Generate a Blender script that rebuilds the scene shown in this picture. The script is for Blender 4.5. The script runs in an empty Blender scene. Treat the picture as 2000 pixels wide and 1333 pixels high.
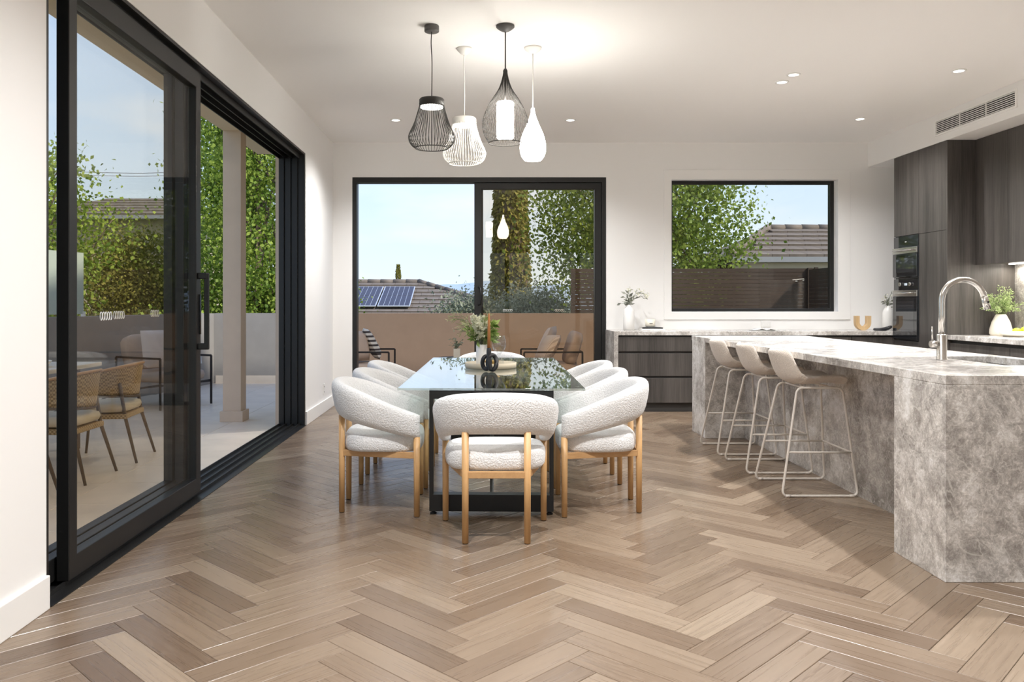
import bpy, math, random
import numpy as np
from mathutils import Vector, Matrix

# ------------------------------------------------------------------ camera, world, sun, exposure
scn = bpy.context.scene
COL = scn.collection
PI = math.pi
H = 1.22
cam_d = bpy.data.cameras.new('camera')
cam = bpy.data.objects.new('camera', cam_d); COL.objects.link(cam)
cam.location = (0, 0, H); cam.rotation_euler = (PI/2, 0, 0)
cam_d.sensor_width = 36; cam_d.lens = 1594/2000*36
cam_d.shift_x = 65/2000; cam_d.shift_y = -75.5/2000
cam_d.clip_start = 0.05; cam_d.clip_end = 3000
scn.camera = cam
vs = scn.view_settings
vs.view_transform = 'Standard'; vs.look = 'None'; vs.gamma = 1; vs.use_curve_mapping = False
vs.exposure = 0.15
try:
    scn.cycles.max_bounces = 10; scn.cycles.diffuse_bounces = 7; scn.cycles.glossy_bounces = 5
    scn.cycles.transparent_max_bounces = 24; scn.cycles.transmission_bounces = 8
    scn.cycles.sample_clamp_indirect = 6; scn.cycles.use_denoising = True; scn.cycles.use_adaptive_sampling = True; scn.cycles.adaptive_threshold = 0.02
    scn.cycles.caustics_reflective = False; scn.cycles.caustics_refractive = False
except Exception: pass

W = bpy.data.worlds.new('sky'); scn.world = W; W.use_nodes = True
wn = W.node_tree; wn.nodes.clear()
def wnode(t, **k):
    n = wn.nodes.new(t)
    for a, b in k.items(): setattr(n, a, b)
    return n
w_out = wnode('ShaderNodeOutputWorld'); w_bg = wnode('ShaderNodeBackground'); w_tc = wnode('ShaderNodeTexCoord')
w_sep = wnode('ShaderNodeSeparateXYZ'); w_rmp = wnode('ShaderNodeValToRGB'); w_nz = wnode('ShaderNodeTexNoise')
w_map = wnode('ShaderNodeMapping'); w_cr = wnode('ShaderNodeValToRGB'); w_mx = wnode('ShaderNodeMixRGB')
L = wn.links.new
L(w_tc.outputs['Generated'], w_sep.inputs[0]); L(w_sep.outputs['Z'], w_rmp.inputs[0])
e = w_rmp.color_ramp.elements
e[0].position = 0.0; e[0].color = (0.76, 0.89, 1.0, 1)
e[1].position = 0.55; e[1].color = (0.33, 0.50, 0.90, 1)
m = e.new(0.18); m.color = (0.56, 0.74, 1.0, 1)
L(w_tc.outputs['Generated'], w_map.inputs[0]); w_map.inputs['Scale'].default_value = (1.6, 1.6, 5.0)
L(w_map.outputs[0], w_nz.inputs['Vector']); w_nz.inputs['Scale'].default_value = 2.2; w_nz.inputs['Detail'].default_value = 6
L(w_nz.outputs['Fac'], w_cr.inputs[0])
w_cr.color_ramp.elements[0].position = 0.5; w_cr.color_ramp.elements[1].position = 0.78
w_cr.color_ramp.elements[0].color = (0, 0, 0, 1); w_cr.color_ramp.elements[1].color = (0.7, 0.7, 0.7, 1)
L(w_cr.outputs[0], w_mx.inputs[0]); L(w_rmp.outputs[0], w_mx.inputs[1]); w_mx.inputs[2].default_value = (0.93, 0.96, 1.0, 1)
L(w_mx.outputs[0], w_bg.inputs[0]); w_bg.inputs[1].default_value = 1.12
L(w_bg.outputs[0], w_out.inputs[0])

sun_d = bpy.data.lights.new('sun', 'SUN'); sun_d.energy = 4.0; sun_d.angle = math.radians(4); sun_d.color = (1, 0.95, 0.86)
sun = bpy.data.objects.new('sun', sun_d); COL.objects.link(sun)
sun.rotation_euler = Vector((0.62, -0.42, 0.66)).to_track_quat('Z', 'Y').to_euler()

LAMP = 265.0     # watts of one downlight

# ------------------------------------------------------------------ helpers
rnd = random.Random(7)

class MB:
    def __init__(s): s.v = []; s.f = []; s.s = []
    def add(s, vs_, fs_, sm=False):
        o = len(s.v); s.v += [tuple(p) for p in vs_]
        for f in fs_: s.f.append(tuple(i+o for i in f)); s.s.append(sm)
        return s
    def box(s, x0, y0, z0, x1, y1, z1):
        if x0 > x1: x0, x1 = x1, x0
        if y0 > y1: y0, y1 = y1, y0
        if z0 > z1: z0, z1 = z1, z0
        return s.add([(x0,y0,z0),(x1,y0,z0),(x1,y1,z0),(x0,y1,z0),(x0,y0,z1),(x1,y0,z1),(x1,y1,z1),(x0,y1,z1)],
            [(0,3,2,1),(4,5,6,7),(0,1,5,4),(1,2,6,5),(2,3,7,6),(3,0,4,7)])
    def bar(s, p, q, w, h, up=(0,0,1)):
        p, q = Vector(p), Vector(q); d = (q-p).normalized(); u = Vector(up)
        if abs(d.dot(u)) > 0.98: u = Vector((0,1,0))
        r = d.cross(u).normalized()*w/2; u = r.cross(d).normalized()*h/2
        return s.add([p-r-u,p+r-u,p+r+u,p-r+u,q-r-u,q+r-u,q+r+u,q-r+u],
            [(0,3,2,1),(4,5,6,7),(0,1,5,4),(1,2,6,5),(2,3,7,6),(3,0,4,7)][::1])
    def tube(s, pts, r, n=8, closed=False, sm=True):
        P = [Vector(p) for p in pts]; k = len(P)
        R = r if isinstance(r, (list, tuple)) else [r]*k
        T = []
        for i in range(k):
            a = P[(i-1) % k] if (closed or i > 0) else P[i]
            b = P[(i+1) % k] if (closed or i < k-1) else P[i]
            T.append((b-a).normalized())
        u = T[0].orthogonal().normalized(); vs_ = []
        for i in range(k):
            u = (u - T[i]*u.dot(T[i]))
            u = u.normalized() if u.length > 1e-6 else T[i].orthogonal().normalized()
            w = T[i].cross(u)
            for j in range(n):
                a = 2*PI*j/n; vs_.append(P[i] + (u*math.cos(a)+w*math.sin(a))*R[i])
        fs = []
        for i in range(k if closed else k-1):
            i2 = (i+1) % k
            for j in range(n):
                j2 = (j+1) % n; fs.append((i*n+j, i*n+j2, i2*n+j2, i2*n+j))
        s.add(vs_, fs, sm)
        if not closed:
            o = len(s.v)-k*n
            s.f.append(tuple(o+j for j in range(n))[::-1]); s.s.append(False)
            s.f.append(tuple(o+(k-1)*n+j for j in range(n))); s.s.append(False)
        return s
    def cyl(s, x, y, z0, z1, r0, r1=None, n=20, sm=True):
        return s.tube([(x,y,z0),(x,y,z1)], [r0, r0 if r1 is None else r1], n, False, sm)
    def lathe(s, prof, cx=0, cy=0, n=28, sm=True, cap=True):
        vs_ = []; fs = []; k = len(prof)
        for r, z in prof:
            for j in range(n):
                a = 2*PI*j/n; vs_.append((cx+r*math.cos(a), cy+r*math.sin(a), z))
        for i in range(k-1):
            for j in range(n):
                j2 = (j+1) % n; fs.append((i*n+j, i*n+j2, (i+1)*n+j2, (i+1)*n+j))
        s.add(vs_, fs, sm)
        if cap:
            o = len(s.v)-k*n
            if prof[0][0] > 1e-5: s.f.append(tuple(o+j for j in range(n))[::-1]); s.s.append(False)
            if prof[-1][0] > 1e-5: s.f.append(tuple(o+(k-1)*n+j for j in range(n))); s.s.append(False)
        return s
    def prism(s, poly, z0, z1, ch=0.0):
        n = len(poly); cx = sum(p[0] for p in poly)/n; cy = sum(p[1] for p in poly)/n
        lo = [(x,y,z0) for x,y in poly]; 
        if ch <= 0:
            hi = [(x,y,z1) for x,y in poly]
            fs = [tuple(range(n))[::-1], tuple(range(n,2*n))]+[(i,(i+1)%n,n+(i+1)%n,n+i) for i in range(n)]
            return s.add(lo+hi, fs)
        mid = [(x,y,z1-ch) for x,y in poly]; ins = inset(poly, ch)
        hi = [(x,y,z1) for x,y in ins]
        fs = [tuple(range(n))[::-1], tuple(range(2*n,3*n))]
        for i in range(n):
            j = (i+1) % n
            fs += [(i,j,n+j,n+i), (n+i,n+j,2*n+j,2*n+i)]
        return s.add(lo+mid+hi, fs)
    def grid(s, fn, nu, nv, cu=False, cv=False, sm=True):
        vs_ = [fn(i/(nu if cu else nu-1), j/(nv if cv else nv-1)) for i in range(nu) for j in range(nv)]
        fs = []
        for i in range(nu if cu else nu-1):
            for j in range(nv if cv else nv-1):
                i2 = (i+1) % nu; j2 = (j+1) % nv
                fs.append((i*nv+j, i2*nv+j, i2*nv+j2, i*nv+j2))
        return s.add(vs_, fs, sm)
    def xform(s, M):
        s.v = [tuple(M @ Vector(p)) for p in s.v]; return s
    def build(s, name, mat, parent=None, bev=0, seg=2):
        me = bpy.data.meshes.new(name)
        off = wloc(parent) if parent else Vector((0,0,0))
        me.from_pydata([(x-off.x, y-off.y, z-off.z) for x,y,z in s.v], [], s.f)
        me.polygons.foreach_set('use_smooth', s.s); me.update()
        if mat: me.materials.append(mat)
        o = bpy.data.objects.new(name, me); COL.objects.link(o)
        if parent: o.parent = parent
        if bev:
            b = o.modifiers.new('bevel', 'BEVEL'); b.width = bev; b.segments = seg; b.limit_method = 'ANGLE'; b.harden_normals = False
        return o

def inset(poly, d):
    n = len(poly); out = []
    for i in range(n):
        p0, p, p1 = Vector(poly[i-1]), Vector(poly[i]), Vector(poly[(i+1) % n])
        a = (p-p0); b = (p1-p)
        if a.length < 1e-6 or b.length < 1e-6: out.append(tuple(p)); continue
        a.normalize(); b.normalize()
        na, nb = Vector((-a.y, a.x)), Vector((-b.y, b.x)); m_ = na+nb
        if m_.length < 1e-5: out.append(tuple(p+na*d)); continue
        m_.normalize(); out.append(tuple(p + m_*d/max(0.35, m_.dot(na))))
    return out

def clip(poly, a, b, c):       # keep a*x+b*y<=c
    out = []; n = len(poly)
    for i in range(n):
        p, q = poly[i], poly[(i+1) % n]
        dp, dq = a*p[0]+b*p[1]-c, a*q[0]+b*q[1]-c
        if dp <= 0: out.append(p)
        if (dp < 0 < dq) or (dq < 0 < dp):
            t = dp/(dp-dq); out.append((p[0]+(q[0]-p[0])*t, p[1]+(q[1]-p[1])*t))
    return out
def area(poly): return 0.5*sum(poly[i][0]*poly[(i+1)%len(poly)][1]-poly[(i+1)%len(poly)][0]*poly[i][1] for i in range(len(poly))) if len(poly) > 2 else 0

def wloc(o):
    v = Vector((0,0,0))
    while o: v = v + Vector(o.location); o = o.parent
    return v
def tag(o, label=None, cat=None, group=None, kind=None):
    if label: o['label'] = label
    if cat: o['category'] = cat
    if group: o['group'] = group
    if kind: o['kind'] = kind
    return o
def thing(name, label, cat, loc=(0,0,0), rz=0, group=None):
    o = bpy.data.objects.new(name, None); COL.objects.link(o); o.empty_display_size = 0.1
    o.location = loc; o.rotation_euler = (0,0,rz)
    return tag(o, label, cat, group)
def struct(name, loc=(0,0,0)):
    o = bpy.data.objects.new(name, None); COL.objects.link(o); o.location = loc; o['kind'] = 'structure'; o.empty_display_size = 0.1
    return o
def copy_tree(o, parent=None):
    c = o.copy(); COL.objects.link(c); c.parent = parent
    for ch in list(o.children): copy_tree(ch, c)
    return c
def place(o, loc, rz=0, label=None):
    o.location = loc; o.rotation_euler = (0,0,rz)
    if label: o['label'] = label
    return o
def panel(axis, c0, c1, u0, u1, v0, v1, holes=()):
    """a slab across one axis ('x','y','z') with rectangular holes, as one connected shell"""
    mb = MB()
    us = sorted(set([u0,u1]+[h[0] for h in holes]+[h[1] for h in holes])); vv = sorted(set([v0,v1]+[h[2] for h in holes]+[h[3] for h in holes]))
    us = [u for u in us if u0 <= u <= u1]; vv = [v for v in vv if v0 <= v <= v1]
    def P(c,u,v): return {'x':(c,u,v),'y':(u,c,v),'z':(u,v,c)}[axis]
    def solid(i,j):
        if i < 0 or j < 0 or i >= len(us)-1 or j >= len(vv)-1: return False
        a, b = (us[i]+us[i+1])/2, (vv[j]+vv[j+1])/2
        return not any(h[0]<a<h[1] and h[2]<b<h[3] for h in holes)
    idx = {}; vs_ = []; fs = []
    def V(k,i,j):
        if (k,i,j) not in idx: idx[(k,i,j)] = len(vs_); vs_.append(P((c0,c1)[k], us[i], vv[j]))
        return idx[(k,i,j)]
    for i in range(len(us)-1):
        for j in range(len(vv)-1):
            if not solid(i,j): continue
            fs.append((V(0,i,j),V(0,i,j+1),V(0,i+1,j+1),V(0,i+1,j))); fs.append((V(1,i,j),V(1,i+1,j),V(1,i+1,j+1),V(1,i,j+1)))
            if not solid(i-1,j): fs.append((V(0,i,j),V(1,i,j),V(1,i,j+1),V(0,i,j+1)))
            if not solid(i+1,j): fs.append((V(0,i+1,j),V(0,i+1,j+1),V(1,i+1,j+1),V(1,i+1,j)))
            if not solid(i,j-1): fs.append((V(0,i,j),V(0,i+1,j),V(1,i+1,j),V(1,i,j)))
            if not solid(i,j+1): fs.append((V(0,i,j+1),V(1,i,j+1),V(1,i+1,j+1),V(0,i+1,j+1)))
    if axis == 'y': fs = [f[::-1] for f in fs]
    return mb.add(vs_, fs)

# ------------------------------------------------------------------ materials
def new_mat(name):
    m_ = bpy.data.materials.new(name); m_.use_nodes = True; nt = m_.node_tree; nt.nodes.clear()
    out = nt.nodes.new('ShaderNodeOutputMaterial'); return m_, nt, out
def N(nt, t, ins=None, **k):
    n = nt.nodes.new(t)
    for a, b in k.items(): setattr(n, a, b)
    for a, b in (ins or {}).items():
        if hasattr(b, 'is_linked'): nt.links.new(b, n.inputs[a])
        else: n.inputs[a].default_value = b
    return n
def c4(c): return (c[0], c[1], c[2], 1)
def ramp(nt, fac, stops):
    n = nt.nodes.new('ShaderNodeValToRGB'); nt.links.new(fac, n.inputs[0]); el = n.color_ramp.elements
    while len(el) < len(stops): el.new(0.5)
    for i, (p, c) in enumerate(stops): el[i].position = p; el[i].color = c4(c)
    return n.outputs[0]
def basic(name, col, rough=0.5, metal=0.0, spec=0.5, bump=None, vary=0.0, vscale=6.0, coat=0.0, sheen=0.0, trans=0.0, stretch=(1,1,1)):
    m_, nt, out = new_mat(name)
    b = N(nt, 'ShaderNodeBsdfPrincipled', {'Base Color': c4(col), 'Roughness': rough, 'Metallic': metal, 'Specular IOR Level': spec, 'Coat Weight': coat, 'Sheen Weight': sheen})
    nt.links.new(b.outputs[0], out.inputs[0])
    tc = N(nt, 'ShaderNodeTexCoord'); mp = N(nt, 'ShaderNodeMapping', {'Vector': tc.outputs['Object'], 'Scale': stretch})
    if vary:
        nz = N(nt, 'ShaderNodeTexNoise', {'Vector': mp.outputs[0], 'Scale': vscale, 'Detail': 5.0})
        cr = ramp(nt, nz.outputs['Fac'], [(0.25, [x*(1-vary) for x in col]), (0.75, [min(1, x*(1+vary)) for x in col])])
        nt.links.new(cr, b.inputs['Base Color'])
    if bump:
        sc, st, dist = bump
        nz = N(nt, 'ShaderNodeTexNoise', {'Vector': mp.outputs[0], 'Scale': sc, 'Detail': 3.0})
        bp = N(nt, 'ShaderNodeBump', {'Strength': st, 'Distance': dist, 'Height': nz.outputs['Fac']})
        nt.links.new(bp.outputs[0], b.inputs['Normal'])
    return m_
def emit(name, col, s):
    m_, nt, out = new_mat(name)
    e_ = N(nt, 'ShaderNodeEmission', {'Color': c4(col), 'Strength': s}); nt.links.new(e_.outputs[0], out.inputs[0]); return m_
def glass(name, tint, ior=1.45, rough=0.0, gloss=(1,1,1), amt=1.0):
    m_, nt, out = new_mat(name)
    t = N(nt, 'ShaderNodeBsdfTransparent', {'Color': c4(tint)}); g = N(nt, 'ShaderNodeBsdfGlossy', {'Color': c4(gloss), 'Roughness': rough})
    f0 = ((ior-1)/(ior+1))**2      # Schlick reflectance, the same from either side of the sheet
    lw = N(nt, 'ShaderNodeLayerWeight', {'Blend': 0.5}); pw = N(nt, 'ShaderNodeMath', {0: lw.outputs['Facing'], 1: 5.0}, operation='POWER')
    f = N(nt, 'ShaderNodeMath', {0: pw.outputs[0], 1: (1-f0)*amt, 2: f0*amt}, operation='MULTIPLY_ADD')
    mx = N(nt, 'ShaderNodeMixShader', {0: f.outputs[0], 1: t.outputs[0], 2: g.outputs[0]})
    nt.links.new(mx.outputs[0], out.inputs[0]); return m_
def veneer(name, c0, c1, rough=0.45, axis='z'):
    m_, nt, out = new_mat(name); tc = N(nt, 'ShaderNodeTexCoord')
    sc = {'z': (1,1,0.035), 'x': (0.035,1,1), 'y': (1,0.035,1)}[axis]
    mp = N(nt, 'ShaderNodeMapping', {'Vector': tc.outputs['Object'], 'Scale': sc})
    n1 = N(nt, 'ShaderNodeTexNoise', {'Vector': mp.outputs[0], 'Scale': 70.0, 'Detail': 4.0, 'Roughness': 0.7})
    n2 = N(nt, 'ShaderNodeTexNoise', {'Vector': mp.outputs[0], 'Scale': 9.0, 'Detail': 2.0})
    a = N(nt, 'ShaderNodeMath', {0: n1.outputs['Fac'], 1: n2.outputs['Fac']}, operation='ADD')
    a2 = N(nt, 'ShaderNodeMath', {0: a.outputs[0], 1: 0.5}, operation='MULTIPLY')
    cr = ramp(nt, a2.outputs[0], [(0.34, c0), (0.66, c1)])
    bp = N(nt, 'ShaderNodeBump', {'Strength': 0.12, 'Distance': 0.002, 'Height': n1.outputs['Fac']})
    b = N(nt, 'ShaderNodeBsdfPrincipled', {'Base Color': cr, 'Roughness': rough, 'Normal': bp.outputs[0]})
    nt.links.new(b.outputs[0], out.inputs[0]); return m_
def marble(name, lift=1.0):
    m_, nt, out = new_mat(name); tc = N(nt, 'ShaderNodeTexCoord')
    geo = N(nt, 'ShaderNodeNewGeometry'); V_ = geo.outputs['Position']
    warp = N(nt, 'ShaderNodeTexNoise', {'Vector': V_, 'Scale': 1.3, 'Detail': 4.0})
    big = N(nt, 'ShaderNodeTexNoise', {'Vector': V_, 'Scale': 1.7, 'Detail': 5.0, 'Roughness': 0.6, 'Distortion': 1.2})
    mid = N(nt, 'ShaderNodeTexNoise', {'Vector': V_, 'Scale': 11.0, 'Detail': 8.0, 'Roughness': 0.72, 'Distortion': 0.9})
    fine = N(nt, 'ShaderNodeTexNoise', {'Vector': V_, 'Scale': 46.0, 'Detail': 6.0, 'Roughness': 0.75, 'Distortion': 1.5})
    k = lift
    base = ramp(nt, big.outputs['Fac'], [(0.30, (0.16*k,0.150*k,0.142*k)), (0.5, (0.30*k,0.288*k,0.275*k)), (0.68, (0.50*k,0.49*k,0.475*k))])
    m1 = ramp(nt, mid.outputs['Fac'], [(0.32, (0.30,0.29,0.28)), (0.52, (0.62,0.61,0.60)), (0.70, (1.0,1.0,1.0))])
    f1 = ramp(nt, fine.outputs['Fac'], [(0.36, (0.35,0.34,0.33)), (0.52, (0.6,0.6,0.6)), (0.66, (1.0,1.0,1.0))])
    x1 = N(nt, 'ShaderNodeMixRGB', {0: 0.75, 1: base, 2: m1}, blend_type='OVERLAY')
    x2 = N(nt, 'ShaderNodeMixRGB', {0: 0.6, 1: x1.outputs[0], 2: f1}, blend_type='OVERLAY')
    # thin pale veins
    vn = N(nt, 'ShaderNodeTexNoise', {'Vector': V_, 'Scale': 2.6, 'Detail': 3.0, 'Distortion': 2.6})
    ab = N(nt, 'ShaderNodeMath', {0: vn.outputs['Fac'], 1: 0.5}, operation='SUBTRACT'); ab2 = N(nt, 'ShaderNodeMath', {0: ab.outputs[0]}, operation='ABSOLUTE')
    vm = ramp(nt, ab2.outputs[0], [(0.0, (0.55,0.55,0.55)), (0.012, (0,0,0))])
    x3 = N(nt, 'ShaderNodeMixRGB', {0: vm, 1: x2.outputs[0], 2: (0.72,0.70,0.66,1)})
    b = N(nt, 'ShaderNodeBsdfPrincipled', {'Base Color': x3.outputs[0], 'Roughness': 0.2, 'Specular IOR Level': 0.55})
    nt.links.new(b.outputs[0], out.inputs[0]); return m_
def boucle(name, col, sc=120.0):
    m_, nt, out = new_mat(name); tc = N(nt, 'ShaderNodeTexCoord')
    v1 = N(nt, 'ShaderNodeTexVoronoi', {'Vector': tc.outputs['Object'], 'Scale': sc}); v1.feature = 'SMOOTH_F1'
    n1 = N(nt, 'ShaderNodeTexNoise', {'Vector': tc.outputs['Object'], 'Scale': sc*0.9, 'Detail': 4.0, 'Distortion': 1.0})
    a = N(nt, 'ShaderNodeMath', {0: n1.outputs['Fac'], 1: v1.outputs['Distance']}, operation='SUBTRACT')
    cr = ramp(nt, a.outputs[0], [(-0.0, [x*0.88 for x in col]), (0.5, col)])
    bp = N(nt, 'ShaderNodeBump', {'Strength': 0.8, 'Distance': 0.004, 'Height': a.outputs[0]})
    b = N(nt, 'ShaderNodeBsdfPrincipled', {'Base Color': cr, 'Roughness': 0.95, 'Specular IOR Level': 0.15, 'Sheen Weight': 0.35, 'Normal': bp.outputs[0]})
    nt.links.new(b.outputs[0], out.inputs[0]); return m_
def oak_floor(name, per_object):
    m_, nt, out = new_mat(name)
    if per_object:
        oi = N(nt, 'ShaderNodeObjectInfo'); tc = N(nt, 'ShaderNodeTexCoord'); r = oi.outputs['Random']; vec = tc.outputs['Object']
    else:
        at = N(nt, 'ShaderNodeAttribute', attribute_name='plank_rand'); ac = N(nt, 'ShaderNodeAttribute', attribute_name='plank_co')
        r = at.outputs['Fac']; vec = ac.outputs['Vector']
    off = N(nt, 'ShaderNodeCombineXYZ', {0: r, 1: r, 2: r}); o2 = N(nt, 'ShaderNodeVectorMath', {0: off.outputs[0], 1: (37.0, 91.0, 53.0)}, operation='MULTIPLY')
    ad = N(nt, 'ShaderNodeVectorMath', {0: vec, 1: o2.outputs[0]}, operation='ADD')
    mp = N(nt, 'ShaderNodeMapping', {'Vector': ad.outputs[0], 'Scale': (0.9, 11.0, 1.0)})
    wv = N(nt, 'ShaderNodeTexNoise', {'Vector': mp.outputs[0], 'Scale': 1.6, 'Detail': 2.0, 'Distortion': 0.9})
    mu = N(nt, 'ShaderNodeMath', {0: wv.outputs['Fac'], 1: 75.0}, operation='MULTIPLY'); sn = N(nt, 'ShaderNodeMath', {0: mu.outputs[0]}, operation='SINE')
    mp2 = N(nt, 'ShaderNodeMapping', {'Vector': ad.outputs[0], 'Scale': (0.7, 32.0, 1.0)})
    fn_ = N(nt, 'ShaderNodeTexNoise', {'Vector': mp2.outputs[0], 'Scale': 3.0, 'Detail': 3.5, 'Roughness': 0.55})
    wn_ = N(nt, 'ShaderNodeTexWhiteNoise', {'Vector': off.outputs[0]})
    tone = ramp(nt, r, [(0.0, (0.125,0.083,0.054)), (0.12, (0.155,0.107,0.072)), (0.5, (0.192,0.138,0.096)), (0.85, (0.222,0.165,0.118)), (1.0, (0.275,0.212,0.155))])
    g1 = ramp(nt, fn_.outputs['Fac'], [(0.32, (0.30,0.29,0.28)), (0.68, (0.70,0.70,0.69))])
    t1 = N(nt, 'ShaderNodeMixRGB', {0: 0.26, 1: tone, 2: g1}, blend_type='OVERLAY')
    g2 = ramp(nt, sn.outputs[0], [(0.0, (0,0,0)), (1.0, (1,1,1))])
    amt = N(nt, 'ShaderNodeMath', {0: wn_.outputs['Value'], 1: 0.16}, operation='MULTIPLY')
    fac = N(nt, 'ShaderNodeMath', {0: g2, 1: amt.outputs[0]}, operation='MULTIPLY')
    t2 = N(nt, 'ShaderNodeMixRGB', {0: fac.outputs[0], 1: t1.outputs[0], 2: (0.40,0.31,0.23,1)})
    bp = N(nt, 'ShaderNodeBump', {'Strength': 0.06, 'Distance': 0.001, 'Height': fn_.outputs['Fac']})
    rg = ramp(nt, fn_.outputs['Fac'], [(0.3, (0.24,0.24,0.24)), (0.7, (0.36,0.36,0.36))])
    b = N(nt, 'ShaderNodeBsdfPrincipled', {'Base Color': t2.outputs[0], 'Roughness': rg, 'Specular IOR Level': 0.5, 'Normal': bp.outputs[0]})
    nt.links.new(b.outputs[0], out.inputs[0]); return m_
def leaf_mat(name, dark, light, trans=0.35):
    m_, nt, out = new_mat(name)
    at = N(nt, 'ShaderNodeAttribute', attribute_name='tone')
    cr = ramp(nt, at.outputs['Fac'], [(0.0, dark), (1.0, light)])
    d = N(nt, 'ShaderNodeBsdfPrincipled', {'Base Color': cr, 'Roughness': 0.55, 'Specular IOR Level': 0.3})
    t = N(nt, 'ShaderNodeBsdfTranslucent', {'Color': cr}); mx = N(nt, 'ShaderNodeMixShader', {0: trans, 1: d.outputs[0], 2: t.outputs[0]})
    nt.links.new(mx.outputs[0], out.inputs[0]); return m_
def stripes(name, c0, c1, freq, axis=0, duty=0.5):
    m_, nt, out = new_mat(name); tc = N(nt, 'ShaderNodeTexCoord'); sp = N(nt, 'ShaderNodeSeparateXYZ', {0: tc.outputs['Object']})
    mu = N(nt, 'ShaderNodeMath', {0: sp.outputs[axis], 1: freq}, operation='MULTIPLY'); fr = N(nt, 'ShaderNodeMath', {0: mu.outputs[0]}, operation='FRACT')
    gt = N(nt, 'ShaderNodeMath', {0: fr.outputs[0], 1: duty}, operation='GREATER_THAN')
    mx = N(nt, 'ShaderNodeMixRGB', {0: gt.outputs[0], 1: c4(c0), 2: c4(c1)})
    b = N(nt, 'ShaderNodeBsdfPrincipled', {'Base Color': mx.outputs[0], 'Roughness': 0.9}); nt.links.new(b.outputs[0], out.inputs[0]); return m_
def woven(name, c0, c1, sc=60):
    m_, nt, out = new_mat(name); tc = N(nt, 'ShaderNodeTexCoord')
    ck = N(nt, 'ShaderNodeTexChecker', {'Vector': tc.outputs['Object'], 'Scale': sc, 'Color1': c4(c0), 'Color2': c4(c1)})
    bp = N(nt, 'ShaderNodeBump', {'Strength': 0.5, 'Distance': 0.004, 'Height': ck.outputs['Fac']})
    b = N(nt, 'ShaderNodeBsdfPrincipled', {'Base Color': ck.outputs[0], 'Roughness': 0.8, 'Normal': bp.outputs[0]}); nt.links.new(b.outputs[0], out.inputs[0]); return m_

M = {}
M['wall'] = basic('wall_paint', (0.88,0.875,0.865), 0.9, spec=0.2, bump=(180, 0.05, 0.001))
M['ceiling'] = basic('ceiling_paint', (0.93,0.925,0.915), 0.95, spec=0.15)
M['trim'] = basic('trim_gloss', (0.89,0.885,0.87), 0.45)
M['plank'] = oak_floor('oak_plank', True); M['plank_far'] = oak_floor('oak_plank_far', False)
M['under'] = basic('screed', (0.33,0.24,0.17), 0.9)
M['black'] = basic('black_aluminium', (0.012,0.012,0.012), 0.38, spec=0.4, bump=(300,0.05,0.0005))
M['black_gloss'] = basic('black_gloss', (0.01,0.01,0.011), 0.18)
M['glass'] = glass('door_glass', (0.982,0.970,0.945), amt=0.35)  # slight warm tint stands in for room reflections on the panes
M['glass_reflect_tint'] = glass('reflect_tint_door_glass', (0.968,0.938,0.895), amt=0.3)  # warm reflection of the room put into the pane's tint
M['glass_clear'] = glass('window_glass', (0.975,0.96,0.925), amt=0.5)
M['table_glass'] = glass('table_glass', (0.86,0.93,0.91), 2.6)
M['goblet'] = glass('goblet_glass', (0.93,0.94,0.95), 1.6, 0.05)
M['marble'] = marble('grey_marble', 1.3)
M['veneer'] = veneer('dark_veneer', (0.034,0.030,0.0275), (0.100,0.089,0.081), 0.42)
M['veneer_y'] = veneer('dark_veneer_side', (0.034,0.030,0.0275), (0.100,0.089,0.081), 0.42)
M['kick'] = basic('kickboard_dark', (0.04,0.037,0.035), 0.5)
M['boucle'] = boucle('white_boucle', (0.82,0.82,0.82), 130)
M['boucle_b'] = boucle('beige_boucle', (0.76,0.68,0.60), 150)
M['oak'] = veneer('oak_leg', (0.50,0.285,0.115), (0.66,0.41,0.19), 0.45)
M['oak_rail'] = veneer('oak_rail', (0.42,0.235,0.10), (0.56,0.34,0.16), 0.45, 'y')
M['cream_metal'] = basic('cream_metal', (0.74,0.69,0.63), 0.42, spec=0.5)
M['steel'] = basic('brushed_steel', (0.62,0.60,0.57), 0.24, 1.0)
M['steel_dark'] = basic('sink_steel', (0.42,0.41,0.40), 0.3, 1.0)
M['chrome'] = basic('chrome', (0.75,0.75,0.75), 0.1, 1.0)
M['oven_glass'] = basic('oven_glass', (0.012,0.013,0.015), 0.05, spec=0.9)
M['oven_window'] = basic('oven_window', (0.03,0.032,0.036), 0.03, spec=1.0)
M['white'] = basic('white_ceramic', (0.85,0.84,0.82), 0.35)
M['white_plastic'] = basic('white_plastic', (0.82,0.82,0.80), 0.4)
M['cream'] = basic('cream_lacquer', (0.72,0.63,0.47), 0.5)
M['cream_pale'] = basic('pale_cream_ceramic', (0.80,0.75,0.64), 0.55)
M['blackclay'] = basic('black_clay', (0.02,0.02,0.023), 0.35)
M['candle'] = basic('terracotta_wax', (0.55,0.22,0.07), 0.5)
M['gold'] = basic('gold_metal', (0.75,0.53,0.2), 0.3, 1.0)
M['wood_u'] = veneer('blond_wood', (0.55,0.36,0.17), (0.70,0.50,0.28), 0.5)
M['paper'] = basic('paper', (0.82,0.81,0.78), 0.8)
M['lime'] = basic('lime_skin', (0.45,0.60,0.03), 0.35, bump=(250,0.3,0.002), vary=0.15)
M['lime2'] = basic('lemon_skin', (0.72,0.68,0.05), 0.35, bump=(250,0.3,0.002), vary=0.1)
M['stem'] = basic('stem_green', (0.13,0.16,0.06), 0.6)
M['bark'] = basic('bark', (0.20,0.15,0.105), 0.9, bump=(14,0.9,0.05), vary=0.4, vscale=9, stretch=(1,1,0.3))
M['leaf'] = leaf_mat('maple_leaf', (0.11,0.19,0.02), (0.46,0.56,0.10), 0.35)
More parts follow.
